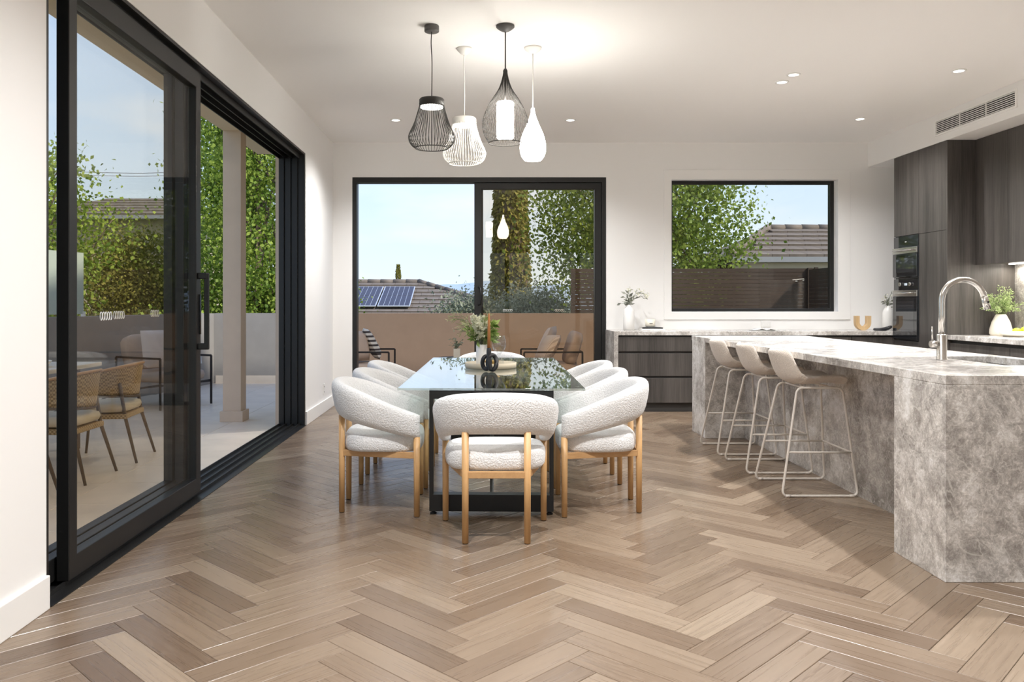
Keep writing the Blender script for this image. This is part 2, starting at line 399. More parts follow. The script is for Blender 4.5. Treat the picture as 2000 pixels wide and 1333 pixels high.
M['leaf_olive'] = leaf_mat('olive_leaf', (0.16,0.16,0.03), (0.44,0.40,0.10), 0.35)
M['leaf_sage'] = leaf_mat('sage_leaf', (0.15,0.18,0.10), (0.55,0.57,0.43), 0.25)
M['leaf_fresh'] = leaf_mat('fresh_leaf', (0.10,0.20,0.03), (0.48,0.60,0.20), 0.3)
M['leaf_pale'] = leaf_mat('pale_leaf', (0.22,0.36,0.10), (0.66,0.74,0.42), 0.3)
M['leaf_grey'] = leaf_mat('grey_leaf', (0.17,0.18,0.15), (0.45,0.46,0.40), 0.15)
M['grass'] = leaf_mat('grass_blade', (0.25,0.30,0.10), (0.66,0.66,0.40), 0.3)
M['petal'] = leaf_mat('white_petal', (0.72,0.72,0.55), (0.92,0.92,0.80), 0.3)
M['render_grey'] = basic('grey_render', (0.30,0.28,0.255), 0.9, spec=0.2, bump=(60,0.15,0.003), vary=0.05)
M['render_tan'] = basic('tan_render', (0.27,0.19,0.135), 0.9, spec=0.2, bump=(60,0.15,0.003), vary=0.05)
M['render_beige'] = basic('beige_render', (0.68,0.55,0.42), 0.9, spec=0.2, bump=(60,0.12,0.003), vary=0.04)
M['tile'] = basic('terrace_tile', (0.72,0.62,0.50), 0.35, vary=0.10, vscale=3)
M['grout'] = basic('terrace_grout', (0.30,0.28,0.25), 0.9)
M['soffit'] = basic('soffit_paint', (0.82,0.68,0.48), 0.8)
M['slat'] = veneer('stained_slat', (0.030,0.018,0.010), (0.065,0.038,0.021), 0.6, 'x')
M['roof_tile'] = basic('concrete_roof_tile', (0.19,0.155,0.125), 0.85, vary=0.35, vscale=2.0, bump=(30,0.3,0.01))
M['brick_far'] = basic('brown_brick', (0.10,0.058,0.034), 0.9, vary=0.25, vscale=8)
M['gutter'] = basic('grey_gutter', (0.30,0.31,0.33), 0.5)
M['fascia'] = basic('cream_fascia', (0.62,0.52,0.38), 0.7)
M['cell'] = basic('solar_cell', (0.045,0.042,0.065), 0.35, spec=0.25)
M['alu'] = basic('aluminium_frame', (0.75,0.76,0.78), 0.35, 0.6)
M['ground'] = basic('ground_green', (0.13,0.14,0.07), 1.0, vary=0.4, vscale=0.4)
M['hill'] = basic('hazed_hill', (0.36,0.45,0.54), 1.0, vary=0.12, vscale=0.05)  # blue-grey has distance haze mixed into the base colour
M['frost'] = basic('frosted_glass_panel', (0.52,0.60,0.54), 0.3)
M['out_metal'] = basic('bronze_black_metal', (0.018,0.014,0.012), 0.45)
M['cush_taupe'] = basic('taupe_fabric', (0.46,0.35,0.27), 0.95, bump=(400,0.3,0.002), vary=0.06)
M['cush_grey'] = basic('grey_linen', (0.66,0.56,0.50), 0.95, bump=(400,0.3,0.002), vary=0.06)
M['cush_stripe'] = stripes('striped_fabric', (0.62,0.56,0.47), (0.045,0.033,0.028), 17.0, 2, 0.55)
M['cush_rib'] = stripes('ribbed_fabric', (0.66,0.54,0.44), (0.44,0.35,0.27), 45.0, 1, 0.6)
M['rattan'] = woven('woven_rattan', (0.50,0.37,0.20), (0.24,0.16,0.075), 70)
M['seat_cream'] = basic('cream_seat_fabric', (0.62,0.54,0.40), 0.9, bump=(300,0.3,0.002))
M['rope'] = basic('brown_leg_metal', (0.10,0.065,0.04), 0.5)
M['concrete'] = basic('pale_table_stone', (0.55,0.50,0.42), 0.6, vary=0.1)
M['lamp_wire'] = basic('black_lamp_wire', (0.035,0.033,0.031), 0.5)
M['lamp_white'] = basic('white_lamp_wire', (0.86,0.85,0.82), 0.5)
M['lamp_grey'] = basic('grey_canopy', (0.10,0.098,0.095), 0.5)
M['glow'] = emit('lamp_glow', (1.0, 0.95, 0.86), 9.0)
M['glow_soft'] = emit('opal_glow', (1.0, 0.965, 0.90), 4.0)
M['glow_opal'] = emit('opal_shade_glow', (1.0, 0.955, 0.88), 42.0)
M['glow_tube'] = emit('opal_tube_glow', (1.0, 0.94, 0.84), 34.0)
M['led'] = emit('led_strip', (1.0, 0.94, 0.85), 14.0)
M['rubber'] = basic('black_rubber', (0.015,0.015,0.015), 0.8)
M['dark_slot'] = basic('dark_duct', (0.02,0.02,0.02), 0.9)
M['wire_grey'] = basic('grey_cable', (0.08,0.08,0.09), 0.6)

# ------------------------------------------------------------------ room constants
XL, XR = -1.72, 5.28
YB, YR = 9.64, -3.6
CZ = 3.105
T = 0.26

# walls
tag(panel('x', XL-T, XL, YR, YB+T, -0.03, CZ+0.05, [(3.247, 8.104, -1, 2.70)]).build('wall_left', M['wall']), kind='structure')
tag(panel('y', YB, YB+T, XL, XR, -0.03, CZ+0.05, [(-1.494, 1.506, -1, 2.70), (2.275, 4.24, 1.11, 2.672)]).build('wall_back', M['wall']), kind='structure')
tag(panel('x', XR, XR+T, YR, YB+T, -0.03, CZ+0.05).build('wall_right', M['wall']), kind='structure')
tag(panel('y', YR-T, YR, XL-T, XR+T, -0.03, CZ+0.05, [(-1.2, 4.8, -1, 2.70)]).build('wall_rear', M['wall']), kind='structure')
D = struct('added_fill_window', (1.8, YR-0.1, 0))  # unseen rear glazing, added to bring sky fill into the room
panel('y', YR-0.16, YR-0.06, -1.2, 4.8, 0.0, 2.70, [(-1.14+2.0*k, 0.74+2.0*k, 0.08, 2.62) for k in range(3)]).build('window_frame', M['black'], D)
for k in range(3): MB().box(-1.15+2.0*k, YR-0.115, 0.07, 0.75+2.0*k, YR-0.105, 2.63).build('glass_pane', M['glass_clear'], D)
tag(MB().box(XL-T, YR-T, CZ, XR+T, YB+T, CZ+0.4).build('ceiling', M['ceiling']), kind='structure')
# bulkhead over the kitchen run
tag(panel('x', 4.598, XR, YR, YB, 2.817, CZ).build('trim_1', M['wall']), kind='structure')
# skirting
for i, (y0, y1) in enumerate([(8.104, YB), (YR, 3.247)]):
    tag(MB().box(XL, y0, 0, XL+0.016, y1, 0.135).build('baseboard_left_%d' % (i+1) if i else 'baseboard_left', M['trim'], bev=0.004), kind='structure')
tag(MB().box(XL+0.016, YB-0.016, 0, -1.497, YB, 0.135).build('baseboard_back', M['trim'], bev=0.004), kind='structure')

# ------------------------------------------------------------------ herringbone floor
floor = tag(MB().box(XL, YR, -0.12, XR, YB, -0.016).build('floor', M['under']), kind='structure')
PW, PLn = 0.12, 0.60
GAP = 0.0007
def frame_pt(t, w): return ((t-w)/math.sqrt(2), (t+w)/math.sqrt(2))
x0h, y0h = 3.255/PW, 0.907/PW
planks = []
for k in range(-140, 160):
    for m_ in range(-14, 16):
        for hv in (0, 1):
            bx, by = x0h + k + 5*m_, y0h + k - 5*m_
            if hv == 0: r_ = (bx, by, bx+5, by+1)
            else: r_ = (bx+5, by-4, bx+6, by+1)
            cx, cy = frame_pt((r_[0]+r_[2])/2*PW, (r_[1]+r_[3])/2*PW)
            if not (XL-0.4 < cx < XR+0.4 and -0.6 < cy < YB+0.4): continue
            pl = [frame_pt(a*PW, b*PW) for a, b in [(r_[0],r_[1]),(r_[2],r_[1]),(r_[2],r_[3]),(r_[0],r_[3])]]
            cl = pl
            for c in [(-1,0,-(XL+0.004)), (1,0,XR-0.004), (0,1,YB-0.004), (0,-1,0.6)]: cl = clip(cl, *c)
            if len(cl) < 3 or area(cl) < 0.002: continue
            planks.append((cx, cy, hv, cl, area(cl) > 0.999*PW*PLn))
def in_view(cx, cy):
    px = 935 + cx*1594/max(cy, 0.3); py = 591 + H*1594/max(cy, 0.3)
    if cy < 2.2 or px < -120 or px > 2100 or py > 1420: return False
    if cx > 2.1 and cy > 3.2: return False
    return True
planks.sort(key=lambda p: (not in_view(p[0], p[1]), p[1]))
ang = PI/4
pm = MB().prism(inset([(-PLn/2,-PW/2),(PLn/2,-PW/2),(PLn/2,PW/2),(-PLn/2,PW/2)], GAP), -0.014, 0.0, 0.0016)
pmesh = None
stuff = MB(); st_r = []; st_c = []
for i, (cx, cy, hv, cl, full) in enumerate(planks):
    a = ang + (PI/2 if hv else 0); ca, sa = math.cos(-a), math.sin(-a)
    if i < 296:
        if full:
            if pmesh is None:
                o = pm.build('plank', M['plank'], floor); pmesh = o.data
            else:
                o = bpy.data.objects.new('plank', pmesh); COL.objects.link(o); o.parent = floor
        else:
            lc = [((x-cx)*ca-(y-cy)*sa, (x-cx)*sa+(y-cy)*ca) for x, y in cl]
            mb = MB().prism(inset(lc, GAP), -0.014, 0.0, 0.0016); o = mb.build('plank', M['plank'], floor)
        o.location = (cx, cy, 0); o.rotation_euler = (0, 0, a)
    else:
        n0 = len(stuff.v); stuff.prism(inset(cl, GAP), -0.014, 0.0, 0.0016); rr = rnd.random()
        for x, y, z in stuff.v[n0:]:
            st_r.append(rr); st_c.append(((x-cx)*ca-(y-cy)*sa, (x-cx)*sa+(y-cy)*ca, 0))
if stuff.v:
    o = stuff.build('plank_field', M['plank_far'], floor); o['kind'] = 'stuff'
    A = o.data.attributes.new('plank_rand', 'FLOAT', 'POINT'); A.data.foreach_set('value', st_r)
    A = o.data.attributes.new('plank_co', 'FLOAT_VECTOR', 'POINT'); A.data.foreach_set('vector', [c for t in st_c for c in t])

# ------------------------------------------------------------------ left stacking door
D = struct('door_1', (XL-0.13, 5.67, 0))
y0, y1 = 3.247, 8.104
for yy, s in ((y0, 1), (y1, -1)):
    mb = MB()
    for k in range(4): mb.box(XL-0.255+0.066*k, yy, 0.0, XL-0.255+0.066*k+0.05, yy+s*(0.045 if k < 3 else 0.03), 2.70)
    mb.box(XL-0.255, yy, 0, XL-0.004, yy+s*0.022, 2.70)
    mb.build('jamb', M['black'], D)
mb = MB().box(XL-0.255, y0+0.022, 2.682, XL-0.004, y1-0.022, 2.70)
for k in range(4): mb.box(XL-0.255+0.066*k, y0+0.022, 2.640, XL-0.255+0.066*k+0.008, y1-0.022, 2.682)
mb.build('head_track', M['black'], D)
mb = MB().box(XL-0.255, y0+0.022, -0.03, XL+0.012, y1-0.022, 0.004)
for k in range(4): mb.box(XL-0.255+0.066*k, y0+0.022, 0.004, XL-0.255+0.066*k+0.008, y1-0.022, 0.024)
mb.build('sill_track', M['black'], D)
mb = MB()
mb.box(XL-0.0035, y1-0.01, 0.01, XL-0.001, y1+0.004, 2.7)
def marker(parent, pts_fn):
    """a row of small outlined ovals etched on the glass"""
    for k in range(5):
        c, ux, uz = pts_fn(k); c = Vector(c); ux = Vector(ux)
        ring = [c + ux*0.011*math.cos(a) + Vector((0,0,1))*uz*0.020*math.sin(a) for a in [2*PI*i/10 for i in range(10)]]
        MB().tube(ring, 0.0022, 4, True).build('safety_marker', M['white_plastic'], parent)
for k, xc in enumerate((XL-0.058, XL-0.124, XL-0.190)):
    py0, py1 = ((3.487, 5.14), (3.30, 5.11), (3.30, 5.10))[k]; st_ = 0.072 if k == 0 else 0.085
    f = panel('x', xc-0.028, xc+0.028, py0, py1, 0.026, 2.660, [(py0+st_, py1-0.085, 0.125, (2.555, 2.61, 2.63)[k])]).build('sliding_panel', M['black'], D, bev=0.004)
    MB().box(xc-0.005, py0+st_-0.005, 0.12, xc+0.005, py1-0.08, (2.56, 2.615, 2.635)[k]).build('glass_pane', M['glass'], f)
    if k == 0:
        # D-shaped pull on the leading stile
        mb = MB(); hy = py1-0.045; hx = xc+0.028
        mb.bar((hx-0.002, hy, 1.385), (hx+0.06, hy, 1.385), 0.035, 0.04); mb.bar((hx-0.002, hy, 0.945), (hx+0.06, hy, 0.945), 0.035, 0.04)
        mb.bar((hx+0.052, hy, 0.925), (hx+0.052, hy, 1.405), 0.030, 0.024)
        mb.build('pull_handle', M['black'], f, bev=0.006)
        MB().box(hx, hy+0.008, 1.02, hx+0.008, hy+0.030, 1.27).build('lock_plate', M['black_gloss'], f)
    yc = [3.83, 4.12, 4.75][k]
    marker(f, lambda i, xc=xc, yc=yc: ((xc+0.006, yc+i*0.025, 1.155), (0,1,0), 1))

# ------------------------------------------------------------------ back sliding door
D = struct('door_2', (0.006, YB+0.1, 0))
bx0, bx1 = -1.494, 1.506
fr = panel('y', YB+0.006, YB+0.16, bx0, bx1, 0.0, 2.70, [(bx0+0.052, bx1-0.052, 0.03, 2.64)]).build('door_frame', M['black'], D, bev=0.003)
for k, yc in enumerate((YB+0.05, YB+0.11)):
    xa, xb = -0.052+0.02*k, bx1-0.053
    f = panel('y', yc-0.02, yc+0.02, xa, xb, 0.031, 2.637, [(xa+0.085, xb-0.078, 0.13, 2.565)]).build('sliding_panel', M['black'], D, bev=0.003)
    MB().box(xa+0.08, yc-0.005, 0.125, xb-0.072, yc+0.005, 2.57).build('glass_pane', M['glass_reflect_tint'], f)
    if k == 0:
        mb = MB(); mb.tube([(xa+0.05, yc-0.02, 1.40), (xa+0.075, yc-0.06, 1.39), (xa+0.082, yc-0.065, 1.30), (xa+0.075, yc-0.06, 1.20), (xa+0.05, yc-0.02, 1.19)], 0.011, 8)
        mb.build('pull_handle', M['black'], f)
    xm = [0.30, 0.92][k]
    marker(f, lambda i, yc=yc, xm=xm: ((xm+i*0.022, yc-0.007, 1.125), (1,0,0), 0.55))

# ------------------------------------------------------------------ picture window
D = struct('window_1', (3.26, YB, 1.1))
wx0, wx1, wz0, wz1 = 2.281, 4.235, 1.117, 2.666
panel('y', YB+0.10, YB+0.16, wx0-0.006, wx1+0.005, wz0-0.006, wz1+0.005, [(wx0+0.032, wx1-0.045, wz0+0.03, wz1-0.036)]).build('window_frame', M['black'], D, bev=0.003)
MB().box(wx0+0.026, YB+0.128, wz0+0.024, wx1-0.038, YB+0.136, wz1-0.03).build('glass_pane', M['glass_clear'], D)
panel('y', YB-0.014, YB, wx0-0.095, wx1+0.15, wz0-0.10, wz1+0.12, [(wx0-0.005, wx1+0.004, wz0-0.006, wz1+0.005)]).build('architrave', M['trim'], D, bev=0.003)

# ------------------------------------------------------------------ downlights
def downlight(x, y, label, power=1.0):
    t = thing('ceiling_downlight', label, 'downlight', (x, y, CZ), 0, 'recessed ceiling downlights')
    ring = [(0.056,0.0),(0.058,-0.006),(0.050,-0.009),(0.040,-0.007),(0.038,-0.002)]
    mb = MB().lathe([(r, CZ+z) for r, z in ring], x, y, 24, cap=False); mb.build('trim_ring', M['white_plastic'], t)
    MB().cyl(x, y, CZ-0.006, CZ-0.0005, 0.0385, 0.0385, 24).build('lens', M['glow'], t)
    ld = bpy.data.lights.new('downlight_beam', 'SPOT'); ld.energy = LAMP*power; ld.spot_size = math.radians(140); ld.spot_blend = 1.0
    ld.shadow_soft_size = 0.05; ld.color = (1, 0.992, 0.982)
    lo = bpy.data.objects.new('downlight_beam', ld); COL.objects.link(lo); lo.parent = t; lo.location = (0,0,-0.03)
    return t
downlight(-0.855, 8.42, 'round white downlight in ceiling near the back door, left of the pendants', 0.75)
downlight(0.946, 8.42, 'round white downlight in ceiling near the back door, right of the pendants', 0.7)
downlight(3.91, 8.37, 'round white downlight in ceiling between picture window and oven tower', 0.6)
downlight(3.90, 6.63, 'round white downlight in ceiling beside the air grille')
downlight(2.59, 6.97, 'round white downlight above island, further of the close pair', 0.5)
downlight(2.60, 6.74, 'round white downlight above island, nearer of the close pair', 0.6)
for i, (x, y) in enumerate([(3.90, 4.9), (2.6, 4.5), (-0.35, 2.9), (1.1, 2.9), (-0.2, 0.2), (1.1, 0.2), (-0.2, -2.2), (1.5, -2.2), (3.9, -2.4)]):
    o = downlight(x, y, 'round white downlight in ceiling overhead, nearer the viewer than the picture shows', 1.0 if i < 4 else 0.6); o['group'] = 'downlights overhead out of the picture'

# ------------------------------------------------------------------ pendants
def point(parent, z, energy, size=0.05, col=(1,0.9,0.76)):
    ld = bpy.data.lights.new('pendant_bulb', 'POINT'); ld.energy = energy; ld.shadow_soft_size = size; ld.color = col
    lo = bpy.data.objects.new('pendant_bulb', ld); COL.objects.link(lo); lo.parent = parent; lo.location = (0,0,z-CZ)
def catmull(pts, n):
    P = [Vector(p) for p in pts]; out = []
    for i in range(len(P)-1):
        p0, p1, p2, p3 = P[max(i-1,0)], P[i], P[i+1], P[min(i+2, len(P)-1)]
        for k in range(n):
            t = k/n; out.append(0.5*((2*p1)+(-p0+p2)*t+(2*p0-5*p1+4*p2-p3)*t*t+(-p0+3*p1-3*p2+p3)*t**3))
    out.append(P[-1]); return out
def wire_pendant(x, y, ztop, zbot, rc, rw, rb, wire, label, n, glow_strength):
    t = thing('pendant_lamp', label, 'pendant lamp', (x, y, CZ), 0, 'cluster of four pendant lamps over the dining table')
    mb = MB()
    if wire is M['lamp_wire']: mb.lathe([(0.0,CZ-0.001),(0.048,CZ-0.001),(0.050,CZ-0.004),(0.050,CZ-0.040),(0.046,CZ-0.044),(0.0,CZ-0.044)], x, y, 28)
    else: mb.lathe([(0.0,CZ-0.001),(0.058,CZ-0.001),(0.056,CZ-0.012),(0.030,CZ-0.040),(0.010,CZ-0.050),(0.0,CZ-0.050)], x, y, 28)
    mb.build('canopy', M['lamp_grey'] if wire is M['lamp_wire'] else M['lamp_white'], t)
    MB().tube(catmull([(x,y,CZ-0.04),(x-0.004,y,CZ-0.12),(x+0.002,y,CZ-0.25),(x,y,ztop)], 4), 0.0035, 6).build('cord', wire, t)
    h = ztop-zbot; zc = ztop-0.16*h
    MB().lathe([(0.0,ztop),(rc*0.92,ztop),(rc,ztop-0.008),(rc,zc),(rc-0.004,zc),(rc-0.004,ztop-0.012),(0.0,ztop-0.012)], x, y, 36).build('shade_cap', wire, t)
    MB().lathe([(0.0,zc+0.004),(rc-0.006,zc+0.004),(rc-0.008,zc-0.008),(0.0,zc-0.014)], x, y, 32).build('diffuser', M['glow_soft'], t)
    prof = catmull([(rc,zc+0.02,0),(rc,zc,0),(rc+0.45*(rw-rc),zc-0.32*h,0),(rw*0.985,zc-0.56*h,0),(rw,zbot+0.17*h,0),(rw*0.90,zbot+0.07*h,0),(rb,zbot,0)], 4)
    for k in range(n):
        a = 2*PI*k/n; ca, sa = math.cos(a), math.sin(a)
        MB().tube([(x+p.x*ca, y+p.x*sa, p.y) for p in prof], 0.0021, 5).build('wire_rib', wire, t)
    MB().tube([(x+rb*math.cos(a), y+rb*math.sin(a), zbot) for a in [2*PI*k/32 for k in range(32)]], 0.0035, 6, True).build('bottom_ring', wire, t)
    if glow_strength: point(t, zc-0.10, glow_strength)
    return t
wire_pendant(-0.32, 5.555, 2.607, 2.27, 0.085, 0.156, 0.112, M['lamp_wire'], 'black wire cage pendant with drum cap, leftmost of four over table', 46, 0)
wire_pendant(-0.107, 6.05, 2.589, 2.25, 0.088, 0.158, 0.115, M['lamp_white'], 'white wire cage pendant with drum cap hanging over dining table', 46, 1.5)
# black teardrop cage with opal tube
x, y = 0.181, 5.555; ztop, zbot = 2.80, 2.305
t = thing('pendant_lamp', 'black wire teardrop pendant with a glowing opal tube inside', 'pendant lamp', (x, y, CZ), 0, 'cluster of four pendant lamps over the dining table')
MB().lathe([(0.0,CZ-0.001),(0.062,CZ-0.001),(0.063,CZ-0.010),(0.056,CZ-0.018),(0.030,CZ-0.036),(0.010,CZ-0.044),(0.0,CZ-0.044)], x, y, 28).build('canopy', M['lamp_grey'], t)
MB().tube([(x,y,CZ-0.04),(x,y,ztop)], 0.0045, 8).build('cord', M['lamp_wire'], t)
MB().lathe([(0.0,ztop+0.012),(0.010,ztop+0.010),(0.016,ztop-0.02),(0.020,ztop-0.05),(0.0,ztop-0.05)], x, y, 20).build('shade_cap', M['lamp_wire'], t)
prof = catmull([(0.014,ztop,0),(0.018,ztop-0.04,0),(0.045,ztop-0.125,0),(0.105,ztop-0.22,0),(0.146,ztop-0.31,0),(0.156,ztop-0.375,0),(0.143,ztop-0.44,0),(0.112,zbot,0)], 4)
for k in range(64):
    a = 2*PI*k/64; ca, sa = math.cos(a), math.sin(a)
    MB().tube([(x+p.x*ca, y+p.x*sa, p.y) for p in prof], 0.0012, 4).build('wire_rib', M['lamp_wire'], t)
MB().tube([(x+0.112*math.cos(a), y+0.112*math.sin(a), zbot) for a in [2*PI*k/32 for k in range(32)]], 0.003, 6, True).build('bottom_ring', M['lamp_wire'], t)
MB().lathe([(0.0,2.585),(0.052,2.585),(0.058,2.578),(0.058,2.342),(0.052,2.335),(0.0,2.335)], x, y, 32).build('diffuser', M['glow_tube'], t)
MB().tube([(x,y,2.585),(x,y,2.76)], 0.006, 8).build('stem', M['lamp_wire'], t)
# opal teardrop
x, y = 0.40, 6.03; ztop, zbot = 2.655, 2.27
t = thing('pendant_lamp', 'solid white opal teardrop pendant, rightmost of four over table', 'pendant lamp', (x, y, CZ), 0, 'cluster of four pendant lamps over the dining table')
MB().lathe([(0.0,CZ-0.001),(0.066,CZ-0.001),(0.062,CZ-0.014),(0.034,CZ-0.038),(0.010,CZ-0.048),(0.0,CZ-0.048)], x, y, 28).build('canopy', M['lamp_white'], t)
MB().tube([(x,y,CZ-0.04),(x,y,ztop)], 0.004, 8).build('cord', M['lamp_white'], t)
prof = catmull([(0.012,ztop,0),(0.018,ztop-0.045,0),(0.045,ztop-0.12,0),(0.080,ztop-0.20,0),(0.096,ztop-0.28,0),(0.088,ztop-0.345,0),(0.062,zbot,0)], 5)
MB().lathe([(0.0,ztop)]+[(p.x, p.y) for p in prof]+[(0.0,zbot)], x, y, 36).build('shade', M['glow_opal'], t)

# ------------------------------------------------------------------ air grille on the bulkhead
gx = 4.598
t = thing('air_grille', 'long white air-conditioning grille with horizontal slats on kitchen bulkhead', 'air vent', (gx, 7.58, 2.9))
ga, gb, gz0, gz1 = 6.98, 8.19, 2.905, 3.03
MB().box(gx-0.004, ga+0.005, gz0+0.005, gx-0.0005, gb-0.005, gz1-0.005).build('duct_opening', M['dark_slot'], t)
panel('x', gx-0.014, gx-0.0005, ga-0.02, gb+0.02, gz0-0.02, gz1+0.02, [(ga, gb, gz0, gz1)]).build('grille_frame', M['trim'], t, bev=0.002)
for k in range(7):
    z = gz0 + (k+0.5)*(gz1-gz0)/7
    MB().bar((gx-0.010, ga, z), (gx-0.010, gb, z), 0.008, 0.006, (0,0,1)).build('slat', M['trim'], t)
for yy in (ga+(gb-ga)/3, ga+2*(gb-ga)/3): MB().box(gx-0.013, yy-0.004, gz0, gx-0.005, yy+0.004, gz1).build('mullion', M['trim'], t)

# ------------------------------------------------------------------ kitchen island
IX0, IX1, IY0, IY1, IZ = 2.03, 3.11, 3.55, 7.78, 0.902
t = thing('kitchen_island', 'long grey marble kitchen island with overhanging bench and solid slab ends', 'kitchen island', ((IX0+IX1)/2, (IY0+IY1)/2, 0))
panel('z', IZ-0.042, IZ, IX0, IX1, IY0, IY1, [(2.66, 3.03, 4.12, 4.84)]).build('countertop', M['marble'], t, bev=0.0025)
MB().box(IX0, IY0, 0.0, IX1, 3.99, IZ-0.042).build('end_slab', M['marble'], t, bev=0.0025)
MB().box(IX0, 7.32, 0.0, IX1, IY1-0.02, IZ-0.042).build('end_slab', M['marble'], t, bev=0.0025)
MB().box(2.388, 3.99, 0.0, 2.43, 7.32, IZ-0.042).build('recessed_panel', M['marble'], t)
panel('x', 2.43, IX1-0.03, 3.99, 7.32, 0.0, IZ-0.042).build('cabinet_body', M['veneer'], t) if False else None
mb = MB().box(3.06, 3.99, 0.10, 3.095, 7.32, IZ-0.05); mb.build('cabinet_back', M['veneer'], t)

# sink and tap
t = thing('kitchen_sink', 'undermount brushed steel sink set into marble island', 'sink', (2.845, 4.48, 0.66))
sx0, sx1, sy0, sy1 = 2.648, 3.042, 4.108, 4.852; zt = IZ-0.043
mb = MB(); a0, a1 = 0.67, zt
vs_ = [(sx0,sy0,a1),(sx1,sy0,a1),(sx1,sy1,a1),(sx0,sy1,a1),(sx0+0.012,sy0+0.012,a1),(sx1-0.012,sy0+0.012,a1),(sx1-0.012,sy1-0.012,a1),(sx0+0.012,sy1-0.012,a1),
       (sx0+0.02,sy0+0.02,a0),(sx1-0.02,sy0+0.02,a0),(sx1-0.02,sy1-0.02,a0),(sx0+0.02,sy1-0.02,a0)]
fs = []
for i in range(4):
    j = (i+1) % 4; fs += [(i,j,4+j,4+i),(4+i,4+j,8+j,8+i)]
fs.append((8,9,10,11)); mb.add(vs_, fs); mb.build('basin', M['steel_dark'], t)
MB().cyl(2.845, 4.5, 0.671, 0.676, 0.045, 0.045, 24).build('drain', M['chrome'], t)

tx, ty = 2.553, 4.50
t = thing('kitchen_tap', 'tall brushed steel gooseneck tap on marble island beside the sink', 'tap', (tx, ty, IZ))
MB().lathe([(0.0,IZ),(0.029,IZ),(0.029,IZ+0.006),(0.0255,IZ+0.008),(0.0255,IZ+0.138),(0.023,IZ+0.142),(0.0,IZ+0.142)], tx, ty, 28).build('tap_body', M['steel'], t)
R = 0.118; arc = [(tx, ty, IZ+0.13), (tx, ty, IZ+0.25)] + [(tx+R-R*math.cos(a), ty, IZ+0.325+R*math.sin(a)) for a in [PI*0.94*i/18 for i in range(19)]]
MB().tube(arc, 0.0165, 16).build('spout', M['steel'], t)
p = Vector(arc[-1]); d = (Vector(arc[-1])-Vector(arc[-2])).normalized()
MB().tube([p-d*0.004, p+d*0.07], 0.0178, 16).build('spray_head', M['steel'], t)
MB().tube([p+d*0.028+Vector((0.004,-0.0165,0)), p+d*0.028+Vector((0.004,-0.0195,0))], 0.006, 12).build('spray_button', M['rubber'], t)
MB().tube([(tx-0.02, ty, IZ+0.088), (tx-0.062, ty, IZ+0.088)], 0.0185, 18).build('valve', M['steel'], t)
MB().tube([(tx-0.05, ty, IZ+0.10), (tx-0.054, ty, IZ+0.185)], [0.0045,0.0035], 10).build('lever', M['steel'], t)

# ------------------------------------------------------------------ bench under the window
BZ = 0.90; BYF = 9.05
t = thing('stone_benchtop', 'grey marble benchtop with waterfall end under the picture window', 'benchtop', (3.4, 9.34, 0))
MB().box(1.497, BYF-0.004, BZ-0.045, XR-0.002, YB-0.001, BZ).build('bench_slab', M['marble'], t, bev=0.002)
MB().box(1.497, BYF-0.004, 0, 1.547, YB-0.001, BZ-0.045).build('waterfall_end', M['marble'], t, bev=0.002)
def drawer_unit(xa, xb, label):
    t = thing('drawer_unit', label, 'drawer cabinet', ((xa+xb)/2, 9.35, 0), 0, 'dark drawer units under the marble bench')
    MB().box(xa+0.001, BYF+0.035, 0.10, xb-0.001, YB-0.003, BZ-0.0455).build('carcass', M['kick'], t)
    MB().box(xa+0.001, BYF+0.06, 0.0, xb-0.001, BYF+0.08, 0.10).build('kickboard', M['kick'], t)
    for z0, z1 in ((0.105,0.378),(0.402,0.652),(0.676,0.832)):
        MB().box(xa+0.003, BYF+0.012, z0, xb-0.003, BYF+0.034, z1).build('drawer_front', M['veneer'], t, bev=0.0015)
drawer_unit(1.548, 2.448, 'dark veneer drawer unit beside the marble waterfall end')
drawer_unit(2.449, 3.349, 'dark veneer drawer unit under window behind far island end')
drawer_unit(3.350, 4.140, 'dark veneer drawer unit behind island, third from waterfall end')
drawer_unit(4.141, 4.930, 'dark veneer drawer unit nearest to the oven tower')

# ------------------------------------------------------------------ oven tower
t = thing('tall_cabinet', 'tall dark veneer cabinet holding two built-in ovens', 'cabinet', (4.94, 8.58, 0))
TX = 4.60; F = 0.02
ovens = [(0.812, 1.475), (1.482, 1.935)]
MB().box(TX+0.05, 8.03, 0.0, XR-0.004, 9.0, 0.09).build('plinth', M['kick'], t)
panel('x', TX+F, XR-0.004, 8.035, 9.15 if False else 9.04, 0.09, 2.815).build('carcass', M['kick'], t)
MB().box(TX, 8.01, 0.0, XR-0.004, 8.034, 2.815).build('side_panel', M['veneer'], t)
yo0, yo1 = 8.53, 9.035
def door(y0_, y1_, z0, z1, nm='cabinet_door'):
    return MB().box(TX, y0_+0.0018, z0+0.0018, TX+F-0.001, y1_-0.0018, z1-0.0018).build(nm, M['veneer'], t, bev=0.001)
door(8.034, 8.53, 0.09, 1.935); door(8.034, 8.53, 1.935, 2.815)
door(8.53, 8.785, 1.94, 2.815); door(8.785, 9.04, 1.94, 2.815)
door(8.53, 9.04, 0.09, 0.808, 'drawer_front')

